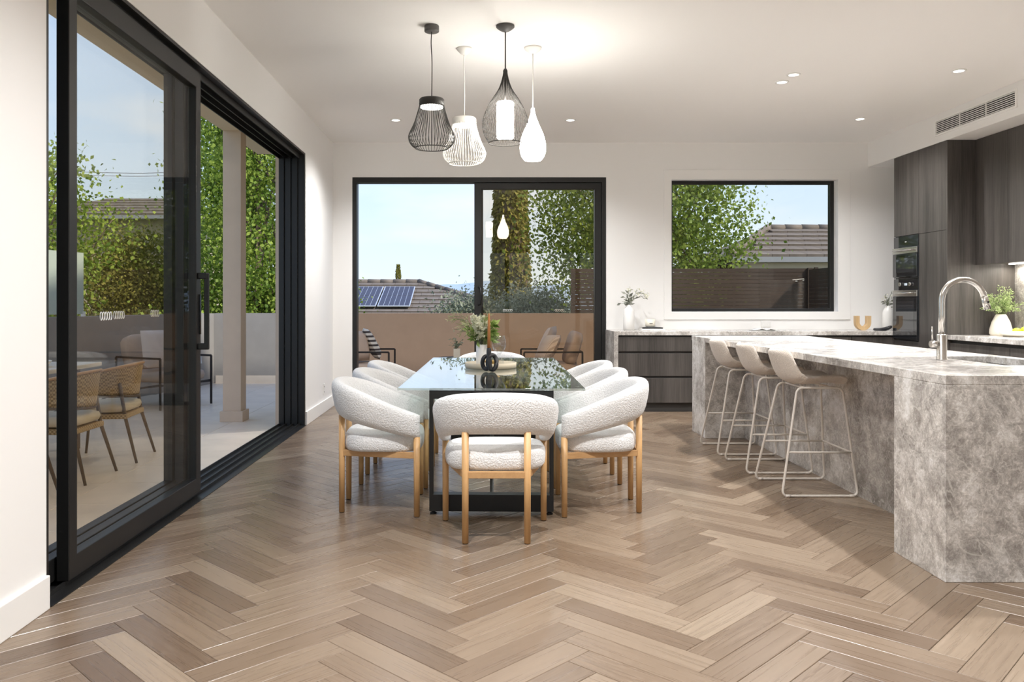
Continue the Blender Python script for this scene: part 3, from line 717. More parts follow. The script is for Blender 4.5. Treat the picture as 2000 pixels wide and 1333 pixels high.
def oven(z0, z1, label, knobs):
    t = thing('built_in_oven', label, 'oven', (TX, 8.78, z0))
    ya, yb = 8.533, 9.037
    MB().box(TX-0.004, ya, z0, TX+F-0.001, yb, z1).build('fascia', M['oven_glass'], t, bev=0.002)
    zc = z1-0.115; zh0, zh1 = zc-0.075, zc-0.01
    MB().box(TX-0.018, ya+0.003, z0+0.012, TX-0.0042, yb-0.003, zh0).build('oven_door', M['oven_glass'], t, bev=0.003)
    MB().box(TX-0.0195, ya+0.06, z0+0.06, TX-0.0182, yb-0.06, zh0-0.03).build('door_window', M['oven_window'], t)
    MB().box(TX-0.020, ya+0.003, zh0+0.001, TX-0.0042, yb-0.003, zh1).build('handle_strip', M['steel'], t, bev=0.002)
    MB().tube([(TX-0.021, ya+0.07, zh0+0.035), (TX-0.052, ya+0.075, zh0+0.035), (TX-0.052, yb-0.075, zh0+0.035), (TX-0.021, yb-0.07, zh0+0.035)], 0.008, 10).build('handle', M['steel'], t)
    if knobs:
        for yy in (8.68, 8.88):
            MB().tube([(TX-0.0045, yy, zc+0.055), (TX-0.026, yy, zc+0.055)], 0.021, 18).build('knob', M['steel'], t)
        MB().box(TX-0.0055, 8.755, zc+0.042, TX-0.0042, 8.81, zc+0.066).build('clock_display', emit('clock_digits', (0.8,0.9,1), 0.8), t)
    for k in range(4):   # small maker's mark
        MB().box(TX-0.0056, 8.768+k*0.009, z1-0.068, TX-0.0042, 8.774+k*0.009, z1-0.058).build('maker_mark', M['white_plastic'], t)
oven(ovens[0][0], ovens[0][1], 'lower black glass oven with two knobs in the tall cabinet', True)
oven(ovens[1][0], ovens[1][1], 'upper black glass compact oven with steel handle in tall cabinet', False)

# ------------------------------------------------------------------ wall cabinets and right bench
UX = 4.874; uz0, uz1 = 1.60, 2.815
def wall_cab(ya, yb, label):
    t = thing('wall_cabinet', label, 'cabinet', ((UX+XR)/2, (ya+yb)/2, uz0), 0, 'dark wall cabinets over the kitchen run')
    MB().box(UX+0.021, ya+0.0005, uz0, XR-0.022, yb-0.0005, uz1).build('carcass', M['veneer'], t)
    MB().box(UX, ya+0.0018, uz0-0.012, UX+0.02, yb-0.0018, uz1).build('cabinet_door', M['veneer'], t, bev=0.001)
edges = [8.009, 7.52, 7.03, 6.54, 6.05]
for i in range(4):
    wall_cab(edges[i+1], edges[i], ['dark veneer wall cabinet touching the oven tower', 'dark veneer wall cabinet, second from oven tower, at picture edge', 'dark veneer wall cabinet, third from oven tower', 'dark veneer wall cabinet, fourth from oven tower'][i])
t = thing('led_strip_light', 'slim led strip glowing under the dark wall cabinets', 'strip light', (5.20, 7.0, uz0-0.012))
MB().box(5.17, 6.1, uz0-0.012, 5.19, 7.96, uz0-0.0008).build('led_channel', M['led'], t)
ld = bpy.data.lights.new('led_light', 'AREA'); ld.shape = 'RECTANGLE'; ld.size = 0.03; ld.size_y = 1.8; ld.energy = 14; ld.color = (1,0.93,0.82)
lo = bpy.data.objects.new('led_light', ld); COL.objects.link(lo); lo.parent = t; lo.location = (-0.02, 0.03, -0.02)
sp = MB().box(XR-0.02, 4.2, BZ, XR-0.001, 8.009, 2.816).build('splashback', M['marble']); tag(sp, 'grey marble splashback behind the right hand bench', 'splashback')
t = thing('right_benchtop', 'grey marble benchtop along the kitchen wall below wall cabinets', 'benchtop', (4.94, 6.1, 0)); t.name = 'kitchen_benchtop'
MB().box(4.60, 4.2, BZ-0.045, XR-0.0205, 8.009, BZ).build('bench_slab', M['marble'], t, bev=0.002)
edges = [8.008, 7.1, 6.2, 5.3, 4.4]
for i in range(4):
    ya, yb = edges[i+1], edges[i]
    t = thing('base_cabinet', ['dark veneer base cabinet touching the oven tower, under right bench', 'dark veneer base cabinet under right bench, second from oven tower', 'dark veneer base cabinet under right bench, third from oven tower', 'dark veneer base cabinet under right bench, fourth from oven tower'][i], 'cabinet', (4.94, (ya+yb)/2, 0), 0, 'dark base cabinets under the kitchen wall bench')
    MB().box(4.645, ya+0.0005, 0.10, XR-0.003, yb-0.0005, BZ-0.046).build('carcass', M['kick'], t)
    MB().box(4.69, ya+0.0005, 0.0, 4.71, yb-0.0005, 0.10).build('kickboard', M['kick'], t)
    for z0, z1 in ((0.105,0.46),(0.48,0.822)): MB().box(4.622, ya+0.002, z0, 4.644, yb-0.002, z1).build('drawer_front', M['veneer'], t, bev=0.001)

# wall sockets
def socket(name, label, c, axis):
    t = thing(name, label, 'power socket', c)
    x, y, z = c
    if axis == 'x+':
        MB().box(x, y-0.036, z-0.058, x+0.006, y+0.036, z+0.058).build('cover_plate', M['white_plastic'], t, bev=0.002)
        for s in (-0.03, 0.03): MB().box(x+0.0062, y-0.006, z+s-0.010, x+0.008, y+0.006, z+s+0.004).build('switch', M['kick'], t)
    elif axis == 'x-':
        MB().box(x-0.006, y-0.058, z-0.036, x, y+0.058, z+0.036).build('cover_plate', M['white_plastic'], t, bev=0.002)
        for s in (-0.03, 0.03): MB().box(x-0.008, y+s-0.006, z-0.010, x-0.0062, y+s+0.006, z+0.004).build('switch', M['trim'], t)
    else:
        MB().box(x-0.058, y-0.006, z-0.036, x+0.058, y, z+0.036).build('cover_plate', M['white_plastic'], t, bev=0.002)
        for s in (-0.03, 0.03): MB().box(x+s-0.006, y-0.008, z-0.010, x+s+0.006, y-0.0062, z+0.004).build('switch', M['trim'], t)
socket('power_socket', 'small white power socket low on the left wall past the stacking door', (XL+0.0005, 9.05, 0.26), 'x+')
socket('power_socket', 'white double power socket on wall under the picture window', (3.39, YB-0.0005, 0.965), 'y-')
socket('power_socket', 'white power socket on marble splashback beside the foliage vase', (XR-0.0205, 7.80, 1.02), 'x-')

# ------------------------------------------------------------------ dining table
ct = Vector((0.098, 5.80, 0)); TR = math.radians(-1.3); TZ = 0.742
t = thing('dining_table', 'long dining table with clear glass top on a black metal hoop frame', 'dining table', ct, TR)
def tl(mb, name, mat, parent=None, bev=0):   # built in table coordinates
    o = mb.build(name, mat, None, bev); o.parent = parent or t; return o
tl(MB().box(-0.522, -1.27, TZ-0.012, 0.522, 1.27, TZ), 'glass_top', M['table_glass'], None, 0.0015)
for s in (-1, 1):
    ya, yb = (-1.13, -1.06) if s < 0 else (1.06, 1.13)
    mbp = panel('y', ya, yb, -0.356, 0.356, 0.022, TZ-0.014, [(-0.334, 0.334, 0.118, TZ-0.075)])
    tl(mbp, 'leg_frame', M['black'], None, 0.002)
    tl(MB().box(-0.11, ya-0.02, TZ-0.05, 0.11, yb+0.02, TZ-0.0135), 'clamp_plate', M['black_gloss'], None, 0.003)
    for sx in (-1, 1):
        tl(MB().lathe([(0.0,0.0),(0.018,0.0),(0.020,0.006),(0.010,0.012),(0.007,0.024),(0.0,0.024)], sx*0.335, (ya+yb)/2, 16), 'levelling_foot', M['rubber'])
for sx in (-0.29, 0.29): tl(MB().box(sx-0.02, -1.06, TZ-0.055, sx+0.02, 1.06, TZ-0.0135), 'side_beam', M['black'])
tl(MB().lathe([(0.0,0.0),(0.06,0.0),(0.06,0.008),(0.012,0.012),(0.012,TZ-0.03),(0.0,TZ-0.03)], 0.0, -0.70, 16), 'centre_post', M['out_metal'])
tl(MB().box(-0.27, -0.72, TZ-0.055, 0.27, -0.68, TZ-0.0265), 'cross_beam', M['black'])

# ------------------------------------------------------------------ dining chairs
def sgn(v): return -1 if v < 0 else 1
def sup(a, e): c = math.cos(a); return sgn(c)*abs(c)**(2/e)
def sups(a, e): c = math.sin(a); return sgn(c)*abs(c)**(2/e)
def make_chair():
    t = thing('dining_chair', 'x', 'dining chair', (0,0,0), 0, 'white boucle dining chairs around the glass table')
    hw, ys, yb, yf = 0.285, -0.015, -0.245, 0.235
    path = []
    for i in range(9): path.append((-hw, yf-(yf-ys)*i/8))
    for i in range(1, 25):
        a = PI*i/25; path.append((-hw*sup(a, 2.3), ys-(ys-yb)*sups(a, 2.3)))
    for i in range(9): path.append((hw, ys+(yf-ys)*i/8))
    k = len(path); mb = MB(); n = 20; vs_ = []
    for i, (px, py) in enumerate(path):
        q = path[max(i-1,0)]; r = path[min(i+1,k-1)]
        tg = Vector((r[0]-q[0], r[1]-q[1])).normalized(); nr = Vector((tg.y, -tg.x))   # outward
        if nr.dot(Vector((px, py+0.02))) < 0: nr = -nr
        u = (py-yb)/(yf-yb); us_ = u*u*(3-2*u)*0.35+u*0.65
        zt, zb = 0.768-0.180*us_, 0.553-0.112*us_
        th = 0.046-0.008*u
        endk = min(i, k-1-i); sc = [0.30, 0.80, 0.95, 1.0][endk] if endk < 4 else 1.0
        ext = [0.0, 0.020, 0.030, 0.03][endk] if endk < 4 else None
        hc = (zt+zb)/2; hh = (zt-zb)/2
        for j in range(n):
            a = 2*PI*j/n; o_ = sup(a, 2.6)*th*sc; z_ = sups(a, 3.0)*hh*(0.86+0.14*sc if sc < 1 else 1)
            lean = 0.020*(z_/hh)*(1-0.5*u)
            vs_.append((px+nr.x*(o_+lean), py+nr.y*(o_+lean), hc+z_))
    fs = [(i*n+j, i*n+(j+1) % n, (i+1)*n+(j+1) % n, (i+1)*n+j) for i in range(k-1) for j in range(n)]
    fs += [tuple(range(n))[::-1], tuple((k-1)*n+j for j in range(n))]
    mb.add(vs_, fs, True); o = mb.build('backrest', M['boucle'], t)
    # seat cushion
    mb = MB(); rings = [(0.86,0.362),(0.955,0.366),(0.99,0.380),(1.0,0.402),(1.0,0.425),(0.985,0.447),(0.955,0.460),(0.90,0.467),(0.75,0.473),(0.5,0.477),(0.22,0.479)]
    n = 48; vs_ = []
    for s_, z in rings:
        for j in range(n):
            a = 2*PI*j/n; x_ = 0.268*sup(a, 3.6)*s_; y_ = 0.018+0.232*sups(a, 3.6)*s_
            x_ *= 1-0.10*max(0, -(y_)/0.22)
            vs_.append((x_, y_, z))
    fs = [(i*n+j, i*n+(j+1) % n, (i+1)*n+(j+1) % n, (i+1)*n+j) for i in range(len(rings)-1) for j in range(n)]
    fs += [tuple(range(n))[::-1], tuple((len(rings)-1)*n+j for j in range(n))]
    mb.add(vs_, fs, True); mb.build('seat_cushion', M['boucle'], t)
    B, Fp = (0.157, -0.222), (0.274, 0.218)
    for sx in (-1, 1):
        MB().tube([(sx*B[0], B[1], 0.004),(sx*B[0], B[1], 0.565)], [0.0165, 0.0185], 18).build('leg', M['oak'], t)
        MB().tube([(sx*Fp[0], Fp[1], 0.004),(sx*Fp[0], Fp[1], 0.455)], [0.0165, 0.0190], 18).build('leg', M['oak'], t)
        for q in (B, Fp): MB().cyl(sx*q[0], q[1], 0.0, 0.0038, 0.013, 0.013, 12).build('glide', M['rubber'], t)
        MB().bar((sx*(B[0]+0.005), B[1]+0.012, 0.348), (sx*(Fp[0]-0.006), Fp[1]-0.012, 0.348), 0.022, 0.034).build('seat_rail', M['oak_rail'], t, 0.002)
    MB().bar((-B[0]+0.014, B[1], 0.348), (B[0]-0.014, B[1], 0.348), 0.022, 0.034).build('seat_rail', M['oak_rail'], t, 0.002)
    MB().bar((-Fp[0]+0.016, Fp[1], 0.348), (Fp[0]-0.016, Fp[1], 0.348), 0.022, 0.034).build('seat_rail', M['oak_rail'], t, 0.002)
    return t
ch0 = make_chair()
spots = [((0.089, 4.345, 0), 0, 'white boucle dining chair at near head of table, back to viewer'),
    ((-0.578, 4.905, 0), -PI/2+0.03, 'white boucle dining chair nearest viewer on the stacking door side'),
    ((-0.565, 5.62, 0), -PI/2, 'white boucle dining chair in middle of the stacking door side'),
    ((-0.560, 6.33, 0), -PI/2, 'white boucle dining chair furthest along the stacking door side'),
    ((0.712, 4.895, 0), PI/2-0.03, 'white boucle dining chair nearest viewer on the island side'),
    ((0.722, 5.62, 0), PI/2, 'white boucle dining chair in middle of the island side'),
    ((0.735, 6.33, 0), PI/2, 'white boucle dining chair furthest along the island side'),
    ((0.12, 7.27, 0), PI, 'white boucle dining chair at far head of table by back door')]
for i, (loc, rz, lab) in enumerate(spots):
    o = ch0 if i == 0 else copy_tree(ch0)
    place(o, loc, rz, lab)

# ------------------------------------------------------------------ bar stools
def make_stool():
    t = thing('bar_stool', 'x', 'bar stool', (0,0,0), 0, 'beige bar stools at the marble island')
    prof = catmull([(0,0.205,0.708),(0,0.16,0.722),(0,0.06,0.718),(0,-0.05,0.712),(0,-0.115,0.728),(0,-0.150,0.775),(0,-0.178,0.84),(0,-0.205,0.915)], 4)
    k = len(prof); nw = 15; vt = []; vb = []
    for i, p in enumerate(prof):
        q = prof[max(i-1,0)]; r = prof[min(i+1,k-1)]; tg = (r-q).normalized(); nm = Vector((0, -tg.z, tg.y))
        if nm.z < -0.2: nm = -nm
        nm = Vector((0, tg.z, -tg.y)) if Vector((0, tg.z, -tg.y)).dot(Vector((0,0.5,0.6))) > 0 else Vector((0, -tg.z, tg.y))
        s = i/(k-1)
        w = 0.205 if s < 0.45 else 0.205-0.045*((s-0.45)/0.55)**1.5
        if s < 0.12: w *= 0.80+0.20*math.sqrt(s/0.12) if s > 0 else 0.72
        if s > 0.86: e_ = (s-0.86)/0.14; w *= math.sqrt(max(0.0, 1-(0.80*e_)**2.6))
        th = 0.030 if 0 < i < k-1 else 0.008
        for j in range(nw):
            v = -1+2*j/(nw-1); e2 = max(0.0, 1-abs(v)**5)
            curl = (0.030 if s < 0.5 else 0.045)*abs(v)**2.4*(1 if s > 0.1 else s/0.1)
            base = p + nm*curl + Vector((v*w, 0, 0))
            tk = th*(0.28+0.72*e2**0.5)
            vt.append(base+nm*tk*0.8); vb.append(base-nm*tk*0.8)
    mb = MB(); V_ = vt+vb; o2 = k*nw; fs = []
    for i in range(k-1):
        for j in range(nw-1):
            a, b, c, d = i*nw+j, i*nw+j+1, (i+1)*nw+j+1, (i+1)*nw+j
            fs += [(a,b,c,d), (o2+a,o2+d,o2+c,o2+b)]
    for i in range(k-1):
        for j in (0, nw-1):
            a, d = i*nw+j, (i+1)*nw+j; fs.append((a,d,o2+d,o2+a) if j == 0 else (d,a,o2+a,o2+d))
    for j in range(nw-1):
        for i in (0, k-1):
            a, b = i*nw+j, i*nw+j+1; fs.append((b,a,o2+a,o2+b) if i == 0 else (a,b,o2+b,o2+a))
    mb.add(V_, fs, True); o = mb.build('upholstered_shell', M['boucle_b'], t)
    sd = o.modifiers.new('subd', 'SUBSURF'); sd.levels = 1; sd.render_levels = 1
    rt = 0.0078
    for sx in (-1, 1):
        bw, tw = 0.25, 0.165
        pts = []
        raw = [(sx*tw, 0.178, 0.676), (sx*bw, 0.238, rt+0.001), (sx*bw, -0.238, rt+0.001), (sx*tw, -0.110, 0.676)]
        def rounded(P, rad, n=6):
            out = []; m2 = len(P)
            for i in range(m2):
                a, b, c = Vector(P[i-1]), Vector(P[i]), Vector(P[(i+1) % m2])
                d1 = (a-b).normalized(); d2 = (c-b).normalized()
                for q in range(n+1):
                    u = q/n; out.append((b+d1*rad)*(1-u)**2+b*2*u*(1-u)+(b+d2*rad)*u*u)
            return out
        MB().tube(rounded(raw, 0.04), rt, 8, True).build('sled_leg', M['cream_metal'], t)
        f = (0.676-0.275)/0.67
        xb_ = sx*(tw+(bw-tw)*f); yb_ = -0.110-0.128*f; yf_ = 0.178+0.06*f
        MB().tube([(xb_, yb_, 0.275), (xb_, yf_, 0.275)], 0.0065, 8).build('footrest_side', M['cream_metal'], t)
        for yy in (-0.20, 0.20): MB().tube([(sx*bw, yy-0.016, rt+0.001), (sx*bw, yy+0.016, rt+0.001)], 0.0092, 10).build('glide', M['cream_metal'], t)
    MB().tube([(-(tw+(bw-tw)*f), yf_, 0.275), ((tw+(bw-tw)*f), yf_, 0.275)], 0.0065, 8).build('footrest_front', M['cream_metal'], t)
    for yy in (0.12, -0.06): MB().tube([(-tw, yy, 0.676), (tw, yy, 0.676)], 0.0065, 8).build('seat_support', M['cream_metal'], t)
    return t
st0 = make_stool()
for i, (yy, lab) in enumerate([(5.355, 'beige boucle bar stool nearest the viewer at the island'), (6.045, 'beige boucle bar stool in middle of three at the island'), (6.745, 'beige boucle bar stool furthest from the viewer at the island')]):
    o = st0 if i == 0 else copy_tree(st0); place(o, (2.135, yy, 0), -PI/2, lab)

# ------------------------------------------------------------------ foliage helpers
def leaves_mesh(name, mat, parent, pts, nrm, size, tones, ratio=0.5, fold=0.25, kind='stuff'):
    """pts (n,3) world, nrm: long-axis direction (n,3); each leaf is a folded four-point blade"""
    n = len(pts); rg = np.random.default_rng(n)
    d = nrm/np.maximum(np.linalg.norm(nrm, axis=1, keepdims=True), 1e-6)
    r = rg.normal(size=(n,3)); s_ = np.cross(d, r); s_ /= np.maximum(np.linalg.norm(s_, axis=1, keepdims=True), 1e-6)
    u = np.cross(s_, d); sz = np.asarray(size).reshape(-1,1)*np.ones((n,1))
    base = pts; tip = pts+d*sz; midp = pts+d*sz*0.45
    a = midp+s_*sz*ratio*0.5+u*sz*fold*0.3; b = midp-s_*sz*ratio*0.5+u*sz*fold*0.3
    off = np.array(wloc(parent)) if parent else np.zeros(3)
    V_ = np.stack([base, a, tip, b], 1).reshape(-1,3)-off
    me = bpy.data.meshes.new(name); me.vertices.add(4*n); me.vertices.foreach_set('co', V_.ravel())
    idx = np.arange(4*n).reshape(n,4); tri = np.concatenate([idx[:,[0,1,2]], idx[:,[0,2,3]]], 1).reshape(-1,3)
    me.loops.add(6*n); me.loops.foreach_set('vertex_index', tri.ravel().astype(np.int32)); me.polygons.add(2*n)
    me.polygons.foreach_set('loop_start', np.arange(0,6*n,3, dtype=np.int32)); me.polygons.foreach_set('loop_total', np.full(2*n,3,dtype=np.int32))
    A = me.attributes.new('tone', 'FLOAT', 'POINT'); A.data.foreach_set('value', np.repeat(np.asarray(tones), 4).astype(np.float32))
    me.update(); me.validate(); me.materials.append(mat)
    o = bpy.data.objects.new(name, me); COL.objects.link(o)
    if parent: o.parent = parent
    if kind: o['kind'] = kind
    return o

# ------------------------------------------------------------------ table styling
tz = TZ
TC = (0.088, 5.97)
t = thing('round_tray', 'round cream tray with low rim in middle of glass table', 'tray', (TC[0], TC[1], tz))
MB().lathe([(0.0,tz),(0.178,tz),(0.186,tz+0.003),(0.188,tz+0.040),(0.180,tz+0.040),(0.176,tz+0.010),(0.0,tz+0.010)], TC[0], TC[1], 56).build('tray_dish', M['cream'], t)
zt = tz+0.0105
vx, vy = 0.022, 6.04
t = thing('flower_vase', 'white cylinder vase on the cream tray', 'vase', (vx, vy, zt))
MB().lathe([(0.0,zt),(0.038,zt),(0.041,zt+0.004),(0.041,zt+0.155),(0.037,zt+0.155),(0.037,zt+0.02),(0.0,zt+0.02)], vx, vy, 32).build('vase_body', M['white'], t)
def bouquet(name, label, c, z, specs):
    t = thing(name, label, 'bouquet', (c[0], c[1], z)); return t
b = thing('flower_arrangement', 'loose bouquet of pale flowers, green leaves and wispy grasses in white vase', 'bouquet', (vx, vy, zt+0.021))
rg = np.random.default_rng(3)
zr = zt+0.15
def spray(nst, mat, spread, h0, h1, leafn, lsz, ratio, nm, bias=(0,0,0), tones=(0,1), stem=True, stem_r=0.0014):
    P = []; Dn = []; T_ = []; S_ = []
    for i in range(nst):
        a = rg.uniform(0, 2*PI); out = spread*math.sqrt(rg.uniform(0.05,1)); hh = rg.uniform(h0,h1)
        r0 = Vector((vx+0.022*math.cos(a), vy+0.022*math.sin(a), zr-0.10))
        r1 = Vector((vx+0.030*math.cos(a), vy+0.030*math.sin(a), zr+0.005))
        e_ = Vector((vx+out*math.cos(a)+bias[0], vy+out*math.sin(a)+bias[1], zr+hh+bias[2]))
        md = r1.lerp(e_, 0.5)+Vector((0,0,0.18*hh+0.25*out))
        cv = catmull([r0, r1, md, e_], 4)
        if stem: MB().tube(cv, stem_r, 5).build('stem', M['stem'], b)
        for q in range(leafn):
            s = rg.uniform(0.45,1.0); ii = min(int(s*(len(cv)-1)), len(cv)-2); p = cv[ii].lerp(cv[ii+1], rg.uniform())
            tg = (cv[ii+1]-cv[ii]).normalized(); dd = tg*rg.uniform(0.4,1.0)+Vector(rg.normal(size=3))*0.55
            P.append(p); Dn.append(dd); S_.append(lsz*rg.uniform(0.6,1.2)); T_.append(rg.uniform(*tones))
    leaves_mesh(nm, mat, b, np.array([list(p) for p in P]), np.array([list(d) for d in Dn]), S_, T_, ratio)
spray(12, M['leaf_fresh'], 0.11, 0.04, 0.17, 20, 0.060, 0.42, 'leaf_mass')
spray(10, M['petal'], 0.07, 0.13, 0.22, 30, 0.034, 0.9, 'flower_mass', (-0.02,-0.07,0), (0.3,1))
spray(16, M['grass'], 0.22, 0.06, 0.25, 14, 0.05, 0.10, 'grass_mass', (-0.045,0,0), (0,1))
spray(7, M['leaf_sage'], 0.17, 0.08, 0.24, 22, 0.022, 0.4, 'sprig_mass', (-0.06,0,0.02), (0,1))

# knot candle holder and candle
kx, ky = 0.070, 5.60
t = thing('candle_holder', 'black knotted clay candle holder on glass table before tray', 'candle holder', (kx, ky, tz))
mb = MB()
ring = [(kx+0.022+0.030*math.cos(a), ky+0.012*math.sin(a*2), tz+0.066+0.050*math.sin(a)) for a in [2*PI*k/28 for k in range(28)]]
mb.tube(ring, 0.0155, 12, True); mb.build('loop', M['blackclay'], t)
ring = [(kx-0.018+0.026*math.cos(a), ky+0.03+0.010*math.sin(a*2), tz+0.062+0.044*math.sin(a)) for a in [2*PI*k/28 for k in range(28)]]
MB().tube(ring, 0.015, 12, True).build('loop', M['blackclay'], t)
MB().tube(catmull([(kx+0.012,ky-0.014,tz+0.016),(kx+0.002,ky-0.014,tz+0.06),(kx,ky-0.008,tz+0.11),(kx,ky,tz+0.165)],5), [0.0165]*14+[0.0145]*2, 16).build('candle_socket', M['blackclay'], t)
t = thing('taper_candle', 'tall rust orange taper candle standing in the black holder', 'candle', (kx, ky, tz+0.1655))
MB().tube([(kx,ky,tz+0.1655),(kx,ky,tz+0.36),(kx,ky,tz+0.395),(kx,ky,tz+0.402)], [0.0125,0.0085,0.006,0.003], 16).build('wax', M['candle'], t)
MB().tube([(kx,ky,tz+0.402),(kx+0.001,ky,tz+0.412)], 0.001, 5).build('wick', M['rubber'], t)
# goblet
gx_, gy = 0.150, 6.02
t = thing('glass_goblet', 'large clear ribbed glass goblet on rounded foot on cream tray', 'glass', (gx_, gy, zt))
prof = [(0.0,zt+0.001),(0.030,zt+0.001),(0.037,zt+0.010),(0.036,zt+0.030),(0.026,zt+0.050),(0.010,zt+0.064),(0.008,zt+0.072),(0.018,zt+0.090),(0.042,zt+0.118),(0.052,zt+0.145),(0.050,zt+0.180),(0.041,zt+0.222),(0.038,zt+0.222),(0.047,zt+0.178),(0.049,zt+0.146),(0.040,zt+0.122),(0.014,zt+0.095),(0.0,zt+0.086)]
MB().lathe([(r, z) for r, z in prof], gx_, gy, 40).build('goblet_bowl', M['goblet'], t)
for k in range(20):
    a = 2*PI*k/20; MB().tube([(gx_+r*math.cos(a), gy+r*math.sin(a), z) for r, z in [(0.043,zt+0.119),(0.0527,zt+0.145),(0.0507,zt+0.180),(0.0420,zt+0.218)]], 0.0008, 4).build('rib', M['goblet'], t)
t = thing('gold_rimmed_dish', 'small thin gold dish on cream tray behind the candle holder', 'dish', (0.088, 5.90, zt))
MB().lathe([(0.0,zt),(0.02,zt),(0.024,zt+0.022),(0.066,zt+0.046),(0.068,zt+0.049),(0.064,zt+0.049),(0.02,zt+0.028),(0.0,zt+0.026)], 0.088, 5.895, 32).build('dish_body', M['gold'], t)

# ------------------------------------------------------------------ back bench styling
bz = BZ+0.0003
def bottle_vase(x, y, z, s, label, mat):
    t = thing('bottle_vase', label, 'vase', (x, y, z))
    MB().lathe([(0.0,z),(0.058*s,z),(0.064*s,z+0.005*s),(0.066*s,z+0.12*s),(0.062*s,z+0.215*s),(0.050*s,z+0.25*s),(0.032*s,z+0.272*s),(0.029*s,z+0.292*s),(0.024*s,z+0.292*s),(0.024*s,z+0.27*s),(0.0,z+0.26*s)], x, y, 32).build('vase_body', mat, t)
    return t
bvx, bvy = 1.735, 9.43
bottle_vase(bvx, bvy, bz, 1.0, 'white bottle vase on marble bench beside the back door', M['white'])
def branch_thing(name, label, c, stems, lmat, fmat, lsz, seed, cat='bouquet'):
    rg = np.random.default_rng(seed); t = thing(name, label, cat, c); P=[];Dn=[];S_=[];T_=[];P2=[];D2=[];S2=[];T2=[]
    for e_, nl, fl in stems:
        e_ = Vector(c)+Vector(e_); s0 = Vector(c); md = s0.lerp(e_, 0.5)+Vector((-(e_-s0).x*0.25, 0, 0.02))
        cv = catmull([s0, s0+Vector((0,0,0.03)), md, e_], 5); MB().tube(cv, 0.0022, 5).build('stem', M['stem'], t)
        for q in range(nl):
            s = 0.25+0.75*q/max(1,nl-1); ii = min(int(s*(len(cv)-1)), len(cv)-2); p = cv[ii]
            tg = (cv[ii+1]-cv[ii]).normalized(); sd = Vector(rg.normal(size=3)); sd.y *= 0.6
            P.append(list(p)); Dn.append(list(tg*0.8+sd.normalized()*0.8)); S_.append(lsz*rg.uniform(0.7,1.1)); T_.append(rg.uniform())
        for q in range(fl):
            P2.append(list(e_+Vector(rg.normal(size=3))*0.014)); D2.append(rg.normal(size=3)); S2.append(0.026*rg.uniform(0.7,1.1)); T2.append(rg.uniform(0.2,1))
    leaves_mesh('leaf_mass', lmat, t, np.array(P), np.array(Dn), S_, T_, 0.42)
    if P2: leaves_mesh('flower_mass', fmat, t, np.array(P2), np.array(D2), S2, T2, 0.8)
    return t
branch_thing('leafy_branch', 'grey green leafy stems with pale blossoms in white bottle vase', (bvx, bvy, bz+0.262),
    [((0.0,0,0.20),9,16),((0.10,-0.02,0.17),9,10),((0.20,0.01,0.14),9,26),((0.15,0.02,0.17),8,12),((-0.07,0,0.13),7,0),((-0.03,0.02,0.16),7,0),((0.06,-0.03,0.10),7,0),((-0.10,0.01,0.05),4,0)], M['leaf_grey'], M['petal'], 0.075, 5)
t = thing('book', 'white book lying flat on marble bench under a black book', 'book', (1.99, 9.40, bz), 0, 'books stacked on the marble bench')
def book(t, x, y, z, w, d, h, cover):
    MB().box(x-w/2+0.002, y-d/2+0.004, z+0.002, x+w/2-0.004, y+d/2-0.004, z+h-0.002).build('pages', M['paper'], t)
    mb = MB(); mb.box(x-w/2, y-d/2, z, x+w/2, y+d/2, z+0.0019); mb.build('cover', cover, t); MB().box(x-w/2, y-d/2, z+h-0.0019, x+w/2, y+d/2, z+h).build('cover', cover, t)
    MB().box(x-w/2, y-d/2, z+0.002, x+w/2, y-d/2+0.0018, z+h-0.002).build('spine', cover, t)
book(t, 1.99, 9.40, bz, 0.27, 0.20, 0.018, M['white'])
t = thing('book', 'slim black book on top of the white book', 'book', (1.985, 9.40, bz+0.0182), 0, 'books stacked on the marble bench')
book(t, 1.985, 9.40, bz+0.0182, 0.235, 0.17, 0.016, M['blackclay'])
zj = bz+0.0346
t = thing('glass_saucer', 'small clear saucer under the jar candle on black book', 'saucer', (1.985, 9.40, zj))
MB().lathe([(0.0,zj),(0.045,zj),(0.072,zj+0.010),(0.070,zj+0.013),(0.045,zj+0.005),(0.0,zj+0.005)], 1.985, 9.40, 32).build('saucer_dish', M['goblet'], t)
zj += 0.0053
t = thing('jar_candle', 'cream candle in short glass jar on top of stacked books', 'candle', (1.975, 9.40, zj))
MB().lathe([(0.0,zj),(0.050,zj),(0.056,zj+0.006),(0.057,zj+0.085),(0.054,zj+0.085),(0.053,zj+0.068),(0.0,zj+0.068)], 1.975, 9.40, 32).build('candle_jar', M['cream_pale'], t)
MB().box(1.955, 9.3405, zj+0.035, 1.992, 9.3425, zj+0.041).build('jar_label', M['blackclay'], t)
# open book
t = thing('open_book', 'open book lying on marble bench below the picture window', 'book', (3.24, 9.28, bz))
for s in (-1, 1):
    mb = MB()
    def fn(u, v, s=s):
        x_ = s*(0.002+u*0.135); z_ = bz+0.006+0.022*math.sin(min(1,u*1.25)*PI)*0.9*(1-u*0.55)
        return (3.24+x_, 9.19+v*0.19, z_)
    mb.grid(fn, 10, 3); mb.grid(lambda u, v, s=s: (3.24+s*(0.002+u*0.137), 9.19+v*0.19, bz+0.001), 2, 2); 
    o = mb.build('page_block', M['paper'], t); so = o.modifiers.new('thick', 'SOLIDIFY'); so.thickness = 0.002
MB().box(3.098, 9.185, bz, 3.382, 9.385, bz+0.0009).build('cover', M['blackclay'], t)
